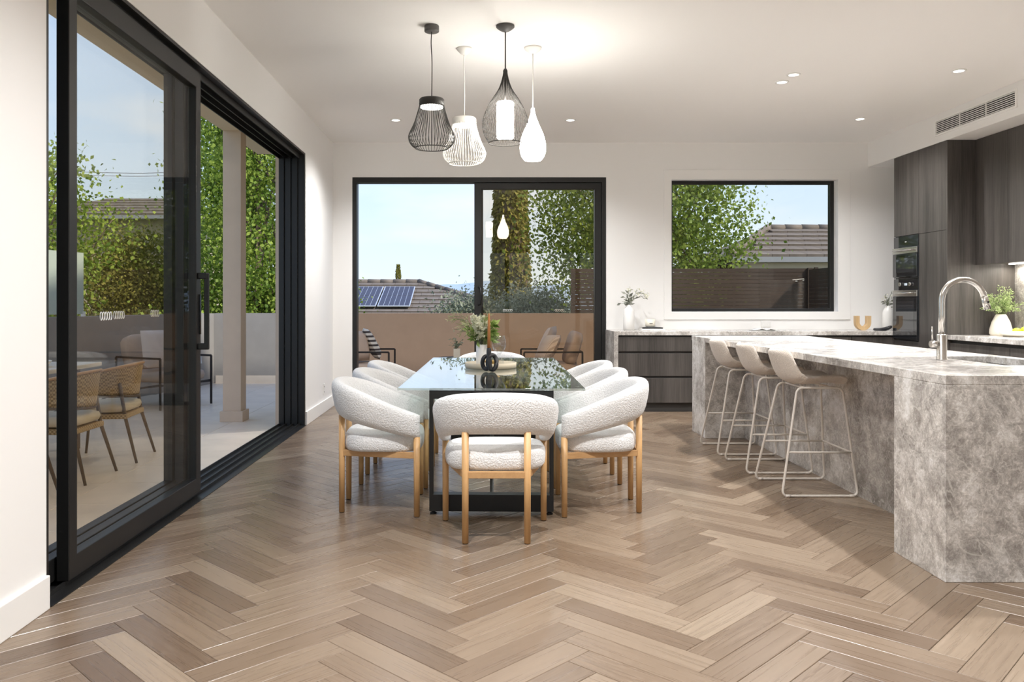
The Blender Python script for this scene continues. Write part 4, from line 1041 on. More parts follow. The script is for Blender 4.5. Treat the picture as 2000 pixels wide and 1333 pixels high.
# U sculpture
t = thing('wooden_sculpture', 'blond wood U-shaped sculpture on marble bench near oven tower', 'sculpture', (4.40, 9.36, bz))
poly = []
for k in range(17): a = PI+PI*k/16; poly.append((4.40+0.088*math.cos(a), bz+0.088+0.088*math.sin(a)))
poly += [(4.488, bz+0.165), (4.444, bz+0.165)]
for k in range(17): a = -PI*k/16; poly.append((4.40+0.044*math.cos(a), bz+0.090+0.044*math.sin(a)))
poly += [(4.356, bz+0.165), (4.312, bz+0.165)]
n = len(poly); mb = MB()
vsx = [(x_, 9.33, z_) for x_, z_ in poly]+[(x_, 9.39, z_) for x_, z_ in poly]
half = 17
fs = [(i, (i+1) % n, n+(i+1) % n, n+i) for i in range(n)]
outer = list(range(0,17)); inner = list(range(19,36))[::-1]
# caps as strips: outer arc i with inner arc
strip_o = [36+0, *outer][1:]
for side in (0, n):
    for i in range(16):
        q = (side+outer[i], side+outer[i+1], side+inner[i+1], side+inner[i]); fs.append(q if side == 0 else q[::-1])
    for q in ((16, 17, 18, 19), (35, 36, 37, 0)):
        q = tuple(side+i for i in q); fs.append(q if side == 0 else q[::-1])
mb.add(vsx, fs); mb.build('u_form', M['wood_u'], t)
# black dish
t = thing('black_sculptural_dish', 'long black clay dish with curled handle on marble bench', 'dish', (4.55, 9.20, bz))
pts = [(4.46,9.20,bz+0.016),(4.50,9.17,bz+0.015),(4.58,9.17,bz+0.018),(4.63,9.20,bz+0.030),(4.655,9.215,bz+0.045),(4.63,9.24,bz+0.035),(4.57,9.245,bz+0.018),(4.50,9.235,bz+0.015)]
MB().tube(catmull(pts+[pts[0]], 4)[:-1], 0.0145, 10, True).build('dish_rim', M['blackclay'], t)
MB().lathe([(0.0,bz),(0.05,bz),(0.062,bz+0.012),(0.0,bz+0.014)], 4.545, 9.205, 24).build('dish_base', M['blackclay'], t)
bottle_vase(4.735, 9.44, bz, 0.95, 'white bottle vase half hidden behind the oven tower', M['white'])
branch_thing('leafy_branch', 'pale leafy sprig in vase half hidden behind the oven tower', (4.735, 9.44, bz+0.25),
    [((-0.03,0,0.14),8,8),((0.03,0,0.16),8,8),((0.06,0.01,0.10),6,6),((-0.05,-0.02,0.08),6,6)], M['leaf_grey'], M['petal'], 0.06, 8)

# ------------------------------------------------------------------ right bench styling
rx, ry = 5.02, 7.58
t = thing('footed_tray', 'round cream footed tray of fruit on right bench', 'tray', (rx, ry, bz))
MB().lathe([(0.0,bz),(0.125,bz),(0.13,bz+0.012),(0.150,bz+0.015),(0.155,bz+0.020),(0.155,bz+0.056),(0.148,bz+0.056),(0.145,bz+0.026),(0.0,bz+0.026)], rx, ry, 48).build('tray_dish', M['cream_pale'], t)
def fruit(x, y, r, mat, label):
    z = bz+0.0265+r*0.86
    t = thing('lime', label, 'fruit', (x, y, z-r*0.86), 0, 'limes on the cream tray')
    MB().lathe([(0.0,z-r*0.86)]+[(r*math.cos(a)*1.08, z+r*0.86*math.sin(a)) for a in [-PI/2+PI*i/14 for i in range(1,14)]]+[(0.0,z+r*0.86)], x, y, 22).build('fruit_body', mat, t)
    MB().cyl(x, y, z+r*0.83, z+r*0.90, 0.004, 0.003, 8).build('stalk', M['stem'], t)
fruit(rx-0.072, ry-0.075, 0.034, M['lime'], 'green lime leftmost on the cream footed tray')
fruit(rx-0.001, ry-0.095, 0.042, M['lime'], 'large green lime in middle of the cream footed tray')
fruit(rx+0.074, ry-0.070, 0.034, M['lime2'], 'yellowish lime rightmost on the cream footed tray')
vz = bz
vx2, vy2 = 5.045, 7.885
t = thing('beehive_vase', 'cream conical ceramic vase behind the tray of limes', 'vase', (vx2, vy2, vz))
MB().lathe([(0.0,vz),(0.088,vz),(0.098,vz+0.02),(0.096,vz+0.06),(0.078,vz+0.13),(0.050,vz+0.19),(0.040,vz+0.205),(0.034,vz+0.205),(0.045,vz+0.18),(0.0,vz+0.17)], vx2, vy2, 36).build('vase_body', M['cream_pale'], t)
b = thing('foliage_bunch', 'bushy light green foliage in the cream conical vase', 'foliage', (vx2, vy2, vz+0.172))
rg = np.random.default_rng(21); P=[];Dn=[];S_=[];T_=[]
for i in range(46):
    a = rg.uniform(0,2*PI); o_ = 0.19*math.sqrt(rg.uniform(0.02,1)); hh = rg.uniform(0.06,0.30)*(1-0.35*o_/0.19)
    s0 = Vector((vx2, vy2, vz+0.175)); e_ = Vector((vx2+o_*math.cos(a)*1.1-0.02, vy2+o_*math.sin(a)*0.55-0.03, vz+0.20+hh))
    e_.y = min(e_.y, 7.985); e_.x = min(e_.x, 5.235)
    cv = catmull([s0, s0.lerp(e_,0.5)+Vector((0,0,0.03)), e_], 4); MB().tube(cv, 0.0013, 4).build('stem', M['stem'], b)
    for q in range(46):
        s = rg.uniform(0.35,1.0); ii = min(int(s*(len(cv)-1)), len(cv)-2); p = cv[ii].lerp(cv[ii+1], rg.uniform())+Vector(rg.normal(size=3))*0.009
        if p.y > 7.99: continue
        P.append(list(p)); Dn.append(list((cv[ii+1]-cv[ii]).normalized()+Vector(rg.normal(size=3))*0.8)); S_.append(0.021*rg.uniform(0.6,1.2)); T_.append(rg.uniform())
leaves_mesh('leaf_mass', M['leaf_pale'], b, np.array(P), np.array(Dn), S_, T_, 0.35)

# ------------------------------------------------------------------ terrace
TFZ = -0.03
YP = 12.6                                         # back parapet
PA, PB = (-4.09, YP), (-5.75, 5.1)                # left parapet line
g = tag(MB().prism([(-5.75,2.0),(-1.975,2.0),(-1.975,YB+T),(5.6,YB+T),(5.6,YP),(-4.09,YP),(-5.75,5.1)], TFZ-0.3, TFZ-0.012).build('floor_terrace', M['grout']), kind='structure')
tile_me = None; TS = 0.6
nx, ny = PB[1]-PA[1], -(PB[0]-PA[0])              # line normal
nl = math.hypot(nx, ny); nx, ny = nx/nl, ny/nl
if nx*0+ny*8-(nx*PA[0]+ny*PA[1]) > 0: nx, ny = -nx, -ny
for i in range(-8, 14):
    for j in range(3, 22):
        xa, ya = -1.975+i*TS, 0.25+j*TS
        pl = [(xa,ya),(xa+TS,ya),(xa+TS,ya+TS),(xa,ya+TS)]
        regs = []
        if xa < -1.98: 
            c = clip(clip(clip(pl,0,-1,-2.0),0,1,YP-0.003),1,0,-1.978); c = clip(c, nx, ny, nx*PA[0]+ny*PA[1]-0.003); c = clip(c,-1,0,5.74); regs.append(c)
        else: regs.append(clip(clip(clip(pl,0,-1,-(YB+T+0.003)),0,1,YP-0.003),1,0,5.08))
        for c in regs:
            if len(c) < 3 or area(c) < 0.01: continue
            full = area(c) > 0.9999*TS*TS
            cx, cy = xa+TS/2, ya+TS/2
            if full and tile_me: o = bpy.data.objects.new('terrace_tile', tile_me); COL.objects.link(o); o.parent = g
            else:
                o = MB().prism(inset([(x-cx,y-cy) for x,y in c], 0.002), -0.012, 0.0, 0.0012).build('terrace_tile', M['tile'], g)
                if full: tile_me = o.data
            o.location = (cx, cy, TFZ)
PZ = 1.05
def parapet(name, label, p, q, mat, w=0.2, side=1, z0=-3.0):
    p, q = Vector(p), Vector(q); d = (q-p).normalized(); n_ = Vector((-d.y, d.x))*side*w
    poly = [tuple(p), tuple(q), tuple(q+n_), tuple(p+n_)]
    if area(poly) < 0: poly = poly[::-1]
    o = MB().prism(poly, z0, PZ).build(name, mat); return tag(o, kind='structure')
parapet('wall_terrace_back', '', (-2.25, YP), (5.3, YP), M['render_tan'], 0.2, 1)
parapet('wall_terrace_corner', '', (-4.09, YP), (-2.25, YP), M['render_grey'], 0.2, 1)
parapet('wall_terrace_left', '', PA, PB, M['render_grey'], 0.2, -1)
# skirting tile along the corner parapet
tag(MB().box(-4.06, YP-0.012, TFZ, -2.25, YP-0.0005, 0.09).build('baseboard_terrace', M['tile']), kind='structure')
# columns, beam and soffit
t = thing('terrace_column', 'square beige rendered terrace column with a low plinth', 'column', (-2.585, 8.64, TFZ))
MB().box(-2.68, 8.545, TFZ+0.11, -2.49, 8.735, 3.02).build('shaft', M['render_beige'], t, bev=0.003)
MB().box(-2.705, 8.52, TFZ, -2.465, 8.76, TFZ+0.11).build('plinth', M['render_beige'], t, bev=0.003)
tag(MB().box(-2.68, 2.0, 3.02, -2.49, 9.9, 3.36).build('trim_2', M['soffit']), kind='structure')
tag(MB().box(-2.49, 2.0, 3.30, -1.981, 9.9, 3.36).build('trim_3', M['soffit']), kind='structure')
tag(MB().box(-2.9, 2.0, 3.36, 5.6, 9.9+0.45, 3.62).build('roof_slab', M['soffit']), kind='structure')
# wall return beside the left door outside
tag(MB().box(-2.03, 8.15, TFZ, -1.981, 9.9, 3.30).build('wall_outside', M['render_beige']), kind='structure')
# frosted screen on the left parapet
dv = (Vector(PB)-Vector(PA)).normalized()
t = thing('frosted_screen', 'pale green frosted glass privacy panel standing on the terrace parapet', 'privacy screen', (-4.85, 9.2, PZ))
p0 = Vector(PA)+dv*2.8; p1 = Vector(PA)+dv*5.2; nn = Vector((-dv.y, dv.x))
if nn.x > 0: nn = -nn
MB().bar((p0.x+nn.x*0.1, p0.y+nn.y*0.1, PZ+0.40), (p1.x+nn.x*0.1, p1.y+nn.y*0.1, PZ+0.40), 0.012, 0.74).build('screen_pane', M['frost'], t)
for q in (p0, p0.lerp(p1,0.5), p1): MB().box(q.x+nn.x*0.1-0.02, q.y+nn.y*0.1-0.02, PZ, q.x+nn.x*0.1+0.02, q.y+nn.y*0.1+0.02, PZ+0.06).build('clamp', M['alu'], t)

# slatted privacy fence
t = thing('slat_fence', 'dark stained horizontal slat privacy fence on the back parapet', 'fence', (3.3, YP+0.1, PZ))
SZ1 = 1.745; ns = 12; pit = (SZ1-PZ)/ns
for k in range(ns):
    z = PZ+0.004+k*pit
    MB().box(1.43, YP+0.08, z, 5.14, YP+0.10, z+pit-0.005).build('slat', M['slat'], t)
for xx in (1.45, 2.7, 3.95, 5.06): MB().box(xx, YP+0.101, PZ, xx+0.05, YP+0.15, SZ1).build('post', M['slat'], t)
MB().box(5.10, YP+0.03, PZ, 5.17, YP+0.0795, SZ1+0.01).build('post', M['slat'], t)
t = thing('slat_fence', 'dark stained slat privacy fence returning towards the house at right', 'fence', (5.2, 11.2, TFZ))
tag(MB().box(5.2, YB+T, -3.0, 5.6, YP, TFZ+0.0).build('wall_terrace_right', M['render_tan']), kind='structure')
for k in range(30):
    z = TFZ+0.01+k*0.0583
    if z+0.05 > SZ1+0.02: break
    MB().box(5.09, YB+T+0.02, z, 5.11, YP-0.02, z+0.056).build('slat', M['slat'], t)
for yy in (10.0, 11.2, 12.4): MB().box(5.111, yy, TFZ, 5.16, yy+0.05, SZ1+0.01).build('post', M['slat'], t)

# ------------------------------------------------------------------ outdoor furniture
def pillow(mb, w, h, th, n=13):
    def fn(sgn_):
        def f(u, v):
            a, b = 2*u-1, 2*v-1
            e_ = max(0, (1-abs(a)**3.5))*max(0, (1-abs(b)**3.5))
            pin = 1-0.07*(1-abs(a)**2) if abs(b) > 0.97 else 1
            return (a*w/2*(1-0.06*(1-b*b)*0), sgn_*th/2*e_**0.55, b*h/2)
        return f
    mb.grid(fn(1), n, n); mb.grid(lambda u, v: fn(-1)(v, u), n, n); return mb
def rot(mb, loc, rx=0, ry=0, rz=0):
    return mb.xform(Matrix.Translation(loc) @ Matrix.Rotation(rz,4,'Z') @ Matrix.Rotation(ry,4,'Y') @ Matrix.Rotation(rx,4,'X'))
def rbox(cx, cy, cz, w, d, h, e=5):
    mb = MB(); n = 28; rings = []
    for k in range(9):
        b = -PI/2+PI*k/8; rings.append((abs(math.cos(b))**(2/4.0), sgn(math.sin(b))*abs(math.sin(b))**(2/4.0)))
    vs_ = [(cx+w/2*sup(2*PI*j/n, e)*max(r,0.02), cy+d/2*sups(2*PI*j/n, e)*max(r,0.02), cz+h/2*z) for r, z in rings for j in range(n)]
    fs = [(i*n+j, i*n+(j+1) % n, (i+1)*n+(j+1) % n, (i+1)*n+j) for i in range(8) for j in range(n)]+[tuple(range(n))[::-1], tuple(8*n+j for j in range(n))]
    return mb.add(vs_, fs, True)
def make_lounge(width=0.76):
    """arms along local x = +-width/2, faces +y"""
    t = thing('lounge_armchair', 'x', 'armchair', (0,0,0), 0, 'outdoor lounge armchairs on the terrace')
    w = width/2
    for s in (-1, 1):
        pts = [(s*w, 0.36, 0.008), (s*w, 0.36, 0.60), (s*w, -0.40, 0.60), (s*w, -0.40, 0.008)]
        for a, b in zip(pts[:-1], pts[1:]): MB().bar(a, b, 0.024, 0.016, (1,0,0)).build('arm_frame', M['out_metal'], t)
        MB().bar((s*w, 0.36, 0.30), (s*w, -0.40, 0.18), 0.016, 0.022, (0,0,1)).build('side_brace', M['out_metal'], t)
    for yy, z in ((0.35, 0.29), (-0.38, 0.20), (-0.40, 0.60)): MB().bar((-w, yy, z), (w, yy, z), 0.016, 0.022).build('cross_bar', M['out_metal'], t)
    rbox(0, 0.0, 0.375, width-0.05, 0.76, 0.15).build('seat_cushion', M['cush_taupe'], t)
    mb = rbox(0, 0, 0, width-0.06, 0.16, 0.46); rot(mb, (0, -0.31, 0.64), math.radians(16)).build('back_cushion', M['cush_taupe'], t)
    return t
l0 = make_lounge()
place(l0, (-1.53, 11.0, TFZ), -PI/2, 'black framed outdoor armchair with taupe cushions, left of back door')
l1 = copy_tree(l0); place(l1, (0.95, 11.0, TFZ), PI/2, 'black framed outdoor armchair with taupe cushions behind glazed back door')
l2 = copy_tree(l0); place(l2, (-3.78, 9.85, TFZ), -PI/2-0.5, 'black framed outdoor armchair by left parapet seen through stacking door')
def cushion(label, loc, w, h, th, mat, rx, ry, rz, group='scatter cushions on outdoor armchairs'):
    t = thing('scatter_cushion', label, 'cushion', loc, 0, group)
    mb = rot(pillow(MB(), w, h, th), loc, rx, ry, rz); mb.build('cushion_cover', mat, t); return t
cz = TFZ
cushion('brown and cream striped cushion leaning on left back-terrace armchair', (-1.46, 11.10, cz+0.69), 0.46, 0.46, 0.15, M['cush_stripe'], math.radians(28), 0, -PI/2+0.15)
cushion('plain taupe cushion in front of striped cushion on left armchair', (-1.62, 10.80, cz+0.67), 0.42, 0.40, 0.19, M['cush_taupe'], math.radians(12), 0, -PI/2-0.6)
cushion('pale pinkish cushion leaning at far side of right back-terrace armchair', (0.93, 11.18, cz+0.70), 0.46, 0.48, 0.14, M['cush_grey'], math.radians(24), 0, PI/2-0.25)
cushion('ribbed beige cushion on near side of the right back-terrace armchair', (0.92, 10.86, cz+0.64), 0.40, 0.40, 0.16, M['cush_rib'], math.radians(30), 0, PI/2+0.35)
cushion('pale cushion leaning on armchair by left parapet', (-3.76, 9.72, cz+0.70), 0.48, 0.46, 0.15, M['cush_grey'], math.radians(20), 0, -PI/2-0.9)
cushion('white cushion resting beside pale cushion by left parapet', (-3.62, 10.08, cz+0.70), 0.46, 0.46, 0.15, M['boucle'], math.radians(18), 0, -PI/2-0.3)
# small plant on a low table, back terrace
t = thing('side_table', 'low round black outdoor table between the back terrace armchairs', 'table', (-0.30, 11.2, TFZ))
MB().lathe([(0.0,0.44),(0.24,0.44),(0.25,0.45),(0.25,0.465),(0.0,0.467)], -0.30, 11.2, 32).build('table_top', M['out_metal'], t)
for k in range(3):
    a = 2*PI*k/3+0.4; MB().tube([(-0.30+0.2*math.cos(a), 11.2+0.2*math.sin(a), TFZ), (-0.30+0.12*math.cos(a), 11.2+0.12*math.sin(a), 0.445)], 0.010, 8).build('leg', M['out_metal'], t)
t = thing('plant_pot', 'small pale square pot on outdoor side table', 'pot', (-0.30, 11.2, 0.4672))
panel('z', 0.4672, 0.585, -0.345, -0.255, 11.155, 11.245, [(-0.337,-0.263,11.163,11.237)]).build('pot_body', M['cream_pale'], t)
MB().box(-0.3368, 11.1632, 0.4675, -0.2632, 11.2368, 0.57).build('soil', M['bark'], t)
b = branch_thing('small_succulent', 'small spiky green plant in pale pot outside the back door', (-0.30, 11.2, 0.571),
    [((rnd.uniform(-0.09,0.09), rnd.uniform(-0.08,0.08), rnd.uniform(0.06,0.16)), 5, 0) for _ in range(14)], M['leaf_sage'], M['petal'], 0.05, 11, 'plant')

# outdoor dining
t = thing('outdoor_table', 'pale stone-topped outdoor dining table on the left terrace', 'table', (-3.78, 6.0, TFZ))
zt_ = 0.70
MB().box(-4.25, 4.75, zt_-0.035, -3.30, 7.15, zt_).build('table_top', M['concrete'], t, bev=0.006)
for sx in (-4.12, -3.43):
    for yy in (4.95, 6.95): MB().bar((sx, yy, TFZ+0.001), (sx, yy, zt_-0.036), 0.05, 0.05).build('leg', M['rope'], t)
t = thing('outdoor_tray', 'oval pale tray on outdoor dining table', 'tray', (-3.62, 6.5, zt_))
MB().lathe([(0.0,zt_),(0.16,zt_),(0.20,zt_+0.05),(0.19,zt_+0.05),(0.15,zt_+0.012),(0.0,zt_+0.012)], -3.62, 6.5, 36).build('tray_dish', M['cream_pale'], t)
def make_out_chair():
    t = thing('rattan_chair', 'x', 'outdoor chair', (0,0,0), 0, 'woven outdoor dining chairs on the left terrace')
    rbox(0, 0.01, 0.425, 0.47, 0.47, 0.085).build('seat_cushion', M['seat_cream'], t)
    MB().bar((0,-0.22,0.36),(0,0.22,0.36),0.44,0.04).build('seat_frame', M['rattan'], t, 0.01)
    R_ = 0.265
    def shell(o_):
        def fn(u, v):
            a = PI*(0.98+1.04*u); fr_ = abs(2*u-1)
            zt2 = 0.765-0.07*fr_**2; zb2 = 0.50+0.03*fr_; r = R_+o_+0.03*(v)
            return (r*math.cos(a), 0.03+r*1.0*math.sin(a), zb2+(zt2-zb2)*v)
        return fn
    o = MB().grid(shell(0), 28, 7).build('woven_back', M['rattan'], t); so = o.modifiers.new('thick','SOLIDIFY'); so.thickness = 0.018
    f = shell(0.002); MB().tube([f(i/30, 1.0) for i in range(31)], 0.011, 8).build('top_rail', M['oak_rail'], t)
    MB().tube([f(i/30, 0.0) for i in range(31)], 0.009, 8).build('bottom_rail', M['rope'], t)
    for sx in (-1, 1):
        MB().tube([(sx*0.20, 0.20, 0.38), (sx*0.235, 0.25, 0.0)], [0.014, 0.010], 10).build('leg', M['rope'], t)
        MB().tube([(sx*0.20, -0.16, 0.62), (sx*0.20, -0.20, 0.36), (sx*0.24, -0.30, 0.0)], [0.014, 0.014, 0.010], 10).build('leg', M['rope'], t)
        MB().tube([f(0.03 if sx > 0 else 0.97, 0.0), (sx*0.215, 0.12, 0.37)], 0.010, 8).build('arm_post', M['rope'], t)
    return t
oc = make_out_chair()
for i, (loc, rz, lab) in enumerate([((-2.98, 6.55, TFZ), PI/2+0.10, 'woven outdoor dining chair nearest the open doorway on left terrace'),
        ((-2.98, 5.80, TFZ), PI/2, 'woven outdoor dining chair in middle of row behind stacked glass'), ((-3.0, 5.02, TFZ), PI/2-0.06, 'woven outdoor dining chair furthest left behind the door jamb')]):
    o = oc if i == 0 else copy_tree(oc); place(o, loc, rz, lab)

# ------------------------------------------------------------------ trees and shrubs
def tree(name, label, base, crown_c, crown_r, nclump, nleaf, lsize, mat, seed, trunk_r=0.12, clump=0.42, low=-0.9, cat='tree', hollow=0.55, group=None, ratio=0.75):
    rg = np.random.default_rng(seed); t = thing(name, label, cat, base, 0, group)
    C = []
    while len(C) < nclump:
        v = rg.uniform(-1,1,3); r = np.linalg.norm(v)
        if r > 1 or r < hollow*rg.uniform(0.2,1) or v[2] < low: continue
        C.append(np.array(crown_c)+v*np.array(crown_r))
    C = np.array(C)
    mb = MB(); b = Vector(base); top = Vector(crown_c)+Vector((0,0,crown_r[2]*0.55))
    trunk = catmull([b, b.lerp(top,0.35)+Vector(rg.normal(size=3)*0.06), b.lerp(top,0.7)+Vector(rg.normal(size=3)*0.08), top], 5)
    k = len(trunk); mb.tube(trunk, [trunk_r*(1-0.8*i/(k-1)) for i in range(k)], 10)
    for c in C[:: max(1, nclump//26)]:
        c = Vector(c); s = trunk[min(k-2, max(3, int(k*rg.uniform(0.3,0.85))))]
        md = s.lerp(c, 0.5)+Vector((0,0,0.12)); cv = catmull([s, md, c], 4); m2 = len(cv)
        mb.tube(cv, [trunk_r*0.28*(1-0.75*i/(m2-1)) for i in range(m2)], 6)
    mb.build('trunk', M['bark'], t)
    nleaf = int(nleaf*2.6)
    P = np.repeat(C, nleaf, 0)+rg.normal(size=(nclump*nleaf,3))*clump*np.array([1,1,0.75])
    Dn = rg.normal(size=P.shape); Dn[:,2] -= 0.5
    tone = np.clip(np.repeat(rg.uniform(0.15,0.75,nclump), nleaf)+rg.normal(size=len(P))*0.22, 0, 1)
    leaves_mesh('foliage', mat, t, P, Dn, lsize*0.60*rg.uniform(0.6,1.15,len(P)), tone, ratio)
    return t
GZ = -3.0
tree('maple_tree', 'dense bright green tree seen past the terrace column in open doorway', (-4.55, 17.2, GZ), (-4.65, 17.2, 3.0), (1.25, 1.3, 3.6), 120, 105, 0.15, M['leaf'], 1, 0.15, 0.36)
tree('maple_tree', 'green tree filling gap between column and door handle', (-6.0, 20.6, GZ), (-6.0, 20.6, 2.6), (1.15, 1.0, 3.9), 90, 105, 0.16, M['leaf'], 2, 0.15, 0.40)
tree('spreading_tree', 'loose olive green tree at far left behind the glazed stacking door', (-8.2, 14.0, GZ), (-7.95, 14.0, 2.2), (1.65, 1.2, 2.2), 60, 75, 0.15, M['leaf'], 3, 0.14, 0.30, hollow=0.5)
tree('hedge_shrub', 'thick olive hedge shrub behind the left parapet', (-7.4, 17.6, GZ), (-7.4, 17.6, 0.85), (1.25, 0.8, 1.75), 80, 150, 0.13, M['leaf_olive'], 4, 0.06, 0.36, cat='shrub', hollow=0.3)
tree('hedge_shrub', 'broad olive hedge shrub between column tree and left hedge', (-10.3, 18.2, GZ), (-10.3, 18.2, 0.9), (1.4, 0.8, 1.75), 80, 150, 0.13, M['leaf_olive'], 5, 0.06, 0.36, cat='shrub', hollow=0.3)
tree('hedge_shrub', 'low green shrub behind parapet under the bright green tree', (-5.5, 14.6, GZ), (-5.4, 14.6, -0.3), (1.0, 0.5, 1.3), 60, 130, 0.12, M['leaf'], 6, 0.06, 0.30, cat='shrub', hollow=0.3)
tree('maple_tree', 'large green tree behind the slat fence, seen through door and picture window', (2.75, 15.2, GZ), (2.95, 15.0, 2.75), (1.85, 1.35, 2.0), 130, 95, 0.135, M['leaf'], 7, 0.13, 0.30)
tree('flowering_shrub', 'grey green flowering shrub behind the tan parapet by the door stile', (-0.3, 15.2, GZ), (-0.16, 15.2, 0.20), (0.60, 0.4, 1.25), 80, 110, 0.15, M['leaf_sage'], 8, 0.05, 0.22, cat='shrub', hollow=0.2, ratio=0.4)
tree('flowering_shrub', 'grey green shrub below the thick trunk behind glazed door', (1.0, 17.6, GZ), (1.15, 17.6, 0.25), (0.95, 0.5, 1.4), 90, 110, 0.15, M['leaf_sage'], 9, 0.05, 0.22, cat='shrub', hollow=0.2, ratio=0.4)
tree('small_tree', 'small green sapling peeping beside the left frame of the back door', (-3.75, 20.5, GZ), (-3.75, 20.5, 1.0), (0.75, 0.6, 1.2), 26, 60, 0.12, M['leaf'], 10, 0.05, 0.20)
# thick ivy-clad trunk
t = thing('ivy_trunk', 'thick ivy-covered conifer trunk rising behind the glazed back door', 'tree', (0.86, 22.0, GZ))
rg = np.random.default_rng(44)
mb = MB(); prof = [(0.62,GZ),(0.52,0.0),(0.46,1.6),(0.40,3.0),(0.36,4.4),(0.34,7.0)]
cv = [(0.86+0.03*math.sin(z), 22.0, z) for r, z in prof]; mb.tube(cv, [r for r, z in prof], 16); mb.build('trunk', M['bark'], t)
n = 9000; zz = rg.uniform(-0.5, 6.6, n); aa = rg.uniform(0, 2*PI, n); rr = np.interp(zz, [z for r, z in prof], [r for r, z in prof])*rg.uniform(0.95,1.14,n)
P = np.stack([0.86+rr*np.cos(aa), 22.0+rr*np.sin(aa), zz], 1); Dn = np.stack([np.cos(aa)*0.6, np.sin(aa)*0.6, -np.ones(n)], 1)+rg.normal(size=(n,3))*0.5
leaves_mesh('ivy', M['leaf_olive'], t, P, Dn, 0.14*rg.uniform(0.6,1.2,n), rg.uniform(0,0.9,n), 0.7)
# pencil cypress
t = thing('pencil_cypress', 'thin column-like cypress poking above the solar roof', 'tree', (-3.15, 32.0, GZ))
MB().tube([(-3.15,32.0,GZ),(-3.15,32.0,2.4)], [0.06,0.02], 8).build('trunk', M['bark'], t)
n = 1500; zz = rg.uniform(0.8, 2.66, n); aa = rg.uniform(0,2*PI,n); rr = 0.085*np.sqrt(rg.uniform(0.1,1,n))*(1+0.3*np.sin(zz*9))
leaves_mesh('foliage', M['leaf_olive'], t, np.stack([-3.15+rr*np.cos(aa), 32+rr*np.sin(aa), zz],1), np.stack([np.cos(aa)*0.3,np.sin(aa)*0.3,np.ones(n)],1), 0.08*np.ones(n), rg.uniform(0.1,0.8,n), 0.5)

# ------------------------------------------------------------------ neighbouring houses
def roof_plane_tiles(roof, x0, x1, ytop, ztop, ybot, zbot, course, tw, hipL, hipR, nrows):
    d = Vector((0, ybot-ytop, zbot-ztop)); Ls = d.length; d.normalize(); pitch = math.atan2(ztop-zbot, ytop-ybot)
    me = None
    for r in range(nrows):
        s = (r+0.5)*course
        if s > Ls: break
        c = Vector((0,ytop,ztop))+d*s
        k = 0; x = x0+(tw/2 if r % 2 else 0)
        while x < x1:
            xc = x+tw/2
            if hipL(c.y) < xc < hipR(c.y):
                if me is None:
                    mb = MB().box(-tw/2+0.004, -course*0.56, 0.0, tw/2-0.004, course*0.5, 0.035); mb.box(-tw/2+0.03, -course*0.56-0.004, 0.012, tw/2-0.03, -course*0.54, 0.045)
                    mb = MB().add([(-tw/2+0.004,-course*0.55,0.0),(tw/2-0.004,-course*0.55,0.0),(tw/2-0.004,course*0.5,0.0),(-tw/2+0.004,course*0.5,0.0),
                                   (-tw/2+0.004,-course*0.55,0.075),(tw/2-0.004,-course*0.55,0.075),(tw/2-0.004,course*0.5,0.03),(-tw/2+0.004,course*0.5,0.03)],
                        [(0,3,2,1),(4,5,6,7),(0,1,5,4),(1,2,6,5),(2,3,7,6),(3,0,4,7)])
                    o = mb.build('roof_tile', M['roof_tile'], None); me = o.data; o.parent = roof
                else: o = bpy.data.objects.new('roof_tile', me); COL.objects.link(o); o.parent = roof
                o.location = (Vector((xc, c.y, c.z))-wloc(roof)); o.rotation_euler = (pitch, 0, 0)
            x += tw
def caps(roof, p, q, n, r=0.09):
    p, q = Vector(p), Vector(q)
    for k in range(n):
        a, b = p.lerp(q, k/n), p.lerp(q, (k+1.04)/n)
        MB().tube([a, b], [r*1.06, r*0.94], 8).build('ridge_cap', M['roof_tile'], roof)
# solar house
hA = thing('neighbour_house', 'neighbouring house with brown tiled hip roof carrying solar panels', 'house', (-4.0, 27.5, GZ))
MB().box(-6.6, 25.0, GZ, 2.4, 34.0, 0.30).build('house_wall', M['brick_far'], hA)
ry1, rz1, ry0, rz0 = 30.0, 1.93, 24.5, 0.28
mb = MB().add([(-7,ry1,rz1),(-2.2,ry1,rz1),(3.3,ry0,rz0),(-7,ry0,rz0),(3.3,35.5,rz0),(-7,35.5,rz0)], [(0,3,2,1),(1,2,4),(0,1,4,5)])
roofA = mb.build('roof', M['roof_tile'], hA)
roof_plane_tiles(roofA, -6.4, 3.0, ry1, rz1, ry0, rz0, 0.46, 0.42, lambda y: -99, lambda y: -2.2+(30-y)*1.0, 9)
caps(roofA, (-6.4, ry1, rz1+0.04), (-2.2, ry1, rz1+0.04), 9, 0.10); caps(roofA, (-2.2, ry1, rz1+0.05), (3.3, ry0, rz0+0.05), 16, 0.10)
sl = (rz1-rz0)/(ry1-ry0)
def on_roof(x, y, up=0.16): return Vector((x, y, rz1-sl*(ry1-y)+up))
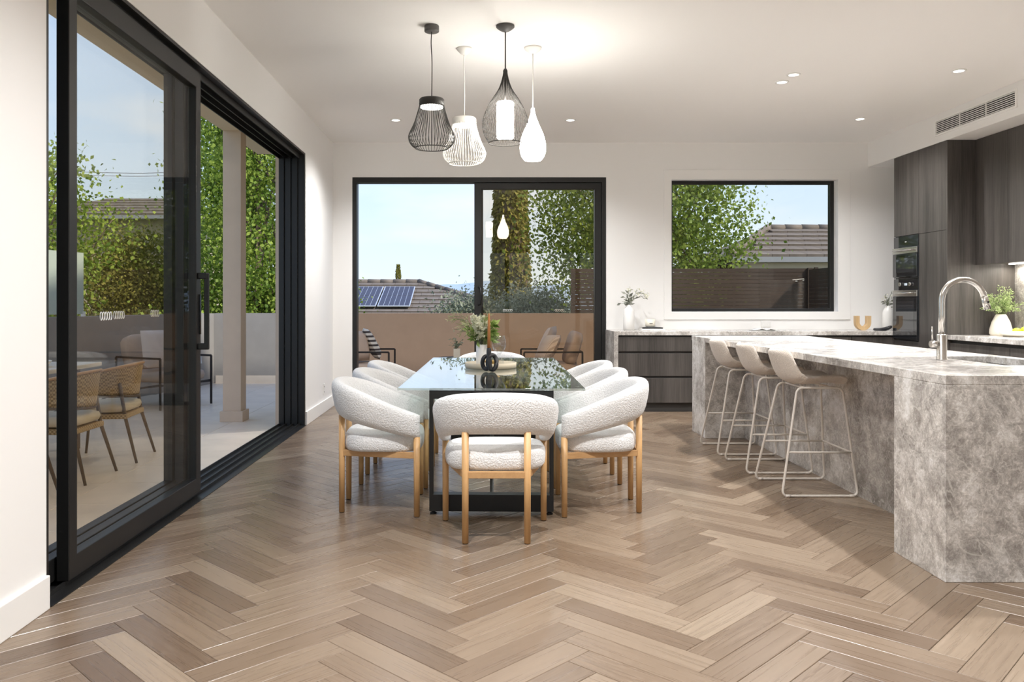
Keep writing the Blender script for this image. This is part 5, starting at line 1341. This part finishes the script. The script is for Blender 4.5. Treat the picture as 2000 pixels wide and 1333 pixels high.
for i, (xa, xb, lab) in enumerate([(-4.42,-3.37,'solar panel on neighbour roof, left one at the door frame'), (-3.32,-2.25,'solar panel on neighbour roof, right one fully in view')]):
    t = thing('solar_panel', lab, 'solar panel', (xa, 27.8, on_roof(0,27.8).z), 0, 'solar panels on the neighbour roof')
    ya, yb = 26.7, 28.95
    def quad(u0,u1,v0,v1,up,name,mat,th=0.02,parent=None):
        ps = [on_roof(u0,v0,up), on_roof(u1,v0,up), on_roof(u1,v1,up), on_roof(u0,v1,up)]
        MB().add(ps+[p_+Vector((0,0,th)) for p_ in ps], [(0,3,2,1),(4,5,6,7),(0,1,5,4),(1,2,6,5),(2,3,7,6),(3,0,4,7)]).build(name, mat, t)
    quad(xa, xb, ya, yb, 0.14, 'panel_frame', M['alu'], 0.03)
    w6 = (xb-xa-0.05)/6
    for c in range(6):
        for r in range(2):
            v0 = ya+0.03+r*(yb-ya-0.05)/2; quad(xa+0.025+c*w6+0.008, xa+0.025+(c+1)*w6-0.008, v0+0.01, v0+(yb-ya-0.05)/2-0.02, 0.171, 'solar_cell', M['cell'], 0.006)
# right house
hB = thing('neighbour_house', 'neighbouring brown brick house with tiled roof behind the slat fence', 'house', (8.5, 20.0, GZ))
MB().box(6.1, 17.7, GZ, 14.0, 26.0, 2.02).build('house_wall', M['brick_far'], hB)
ry1, rz1, ry0, rz0 = 20.0, 3.0, 17.0, 2.16
mb = MB().add([(7.09,ry1,rz1),(14.5,ry1,rz1),(14.5,ry0,rz0),(5.23,ry0,rz0),(5.23,23.0,rz0),(14.5,23.0,rz0)], [(0,3,2,1),(0,4,3),(0,1,5,4)])
roofB = mb.build('roof', M['roof_tile'], hB)
roof_plane_tiles(roofB, 5.2, 11.2, ry1, rz1, ry0, rz0, 0.52, 0.36, lambda y: 7.09-(20-y)*0.62, lambda y: 99, 6)
caps(roofB, (7.09, ry1, rz1+0.04), (11.2, ry1, rz1+0.04), 10, 0.09); caps(roofB, (7.09, ry1, rz1+0.05), (5.23, ry0, rz0+0.05), 8, 0.09)
MB().box(5.2, 16.90, 2.055, 14.5, 17.02, 2.165).build('gutter', M['gutter'], hB); MB().box(5.3, 17.03, 1.93, 14.5, 17.06, 2.05).build('fascia_board', M['fascia'], hB)
MB().box(5.35, 17.06, 2.03, 14.4, 17.75, 2.05).build('eave_lining', M['slat'], hB)
MB().box(6.9, 17.66, 0.9, 8.6, 17.705, 1.8).build('window', M['oven_glass'], hB)
# left far house
hC = thing('neighbour_house', 'grey tiled house roof glimpsed between trees behind stacking door', 'house', (-11.0, 27.0, GZ))
MB().box(-14.8, 26.6, GZ, -9.7, 33.0, 3.98).build('house_wall', M['fascia'], hC)
mb = MB().add([(-13.5,29.5,4.95),(-10.9,29.5,4.95),(-9.2,26.0,4.0),(-15.6,26.0,4.0),(-9.2,33.4,4.0),(-15.6,33.4,4.0)], [(0,3,2,1),(1,2,4),(0,1,4,5),(0,5,3)])
roofC = mb.build('roof', M['roof_tile'], hC)
roof_plane_tiles(roofC, -14.5, -9.2, 29.5, 4.95, 26.0, 4.0, 0.60, 0.55, lambda y: -13.5-(29.5-y)*0.6, lambda y: -10.9+(29.5-y)*0.48, 6)
MB().box(-15.6, 25.88, 3.88, -9.2, 25.99, 3.99).build('gutter', M['gutter'], hC)
MB().box(-11.8, 26.57, 0.6, -9.6, 26.605, 2.0).build('window', M['oven_glass'], hC)

# ground and far hills
tag(MB().box(-160, -40, GZ-0.3, 160, 420, GZ).build('ground', M['ground']), kind='structure')
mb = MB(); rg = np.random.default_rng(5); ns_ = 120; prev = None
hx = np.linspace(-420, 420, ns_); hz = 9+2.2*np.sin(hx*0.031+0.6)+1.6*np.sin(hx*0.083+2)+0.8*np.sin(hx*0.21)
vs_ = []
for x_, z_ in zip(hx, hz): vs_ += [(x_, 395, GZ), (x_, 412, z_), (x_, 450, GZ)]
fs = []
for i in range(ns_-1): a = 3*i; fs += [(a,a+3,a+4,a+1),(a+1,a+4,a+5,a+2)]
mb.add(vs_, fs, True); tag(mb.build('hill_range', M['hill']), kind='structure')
# power lines
for k, (z, lab) in enumerate([(5.02,'upper thin power line crossing sky behind left tree'), (4.93,'lower thin power line crossing sky behind left tree')]):
    o = MB().tube(catmull([(-16, 24, z+0.3), (-10, 24.0, z), (-3, 24, z+0.35)], 6), 0.008, 5).build('power_line', M['wire_grey']); tag(o, lab, 'cable', 'power lines behind the trees')
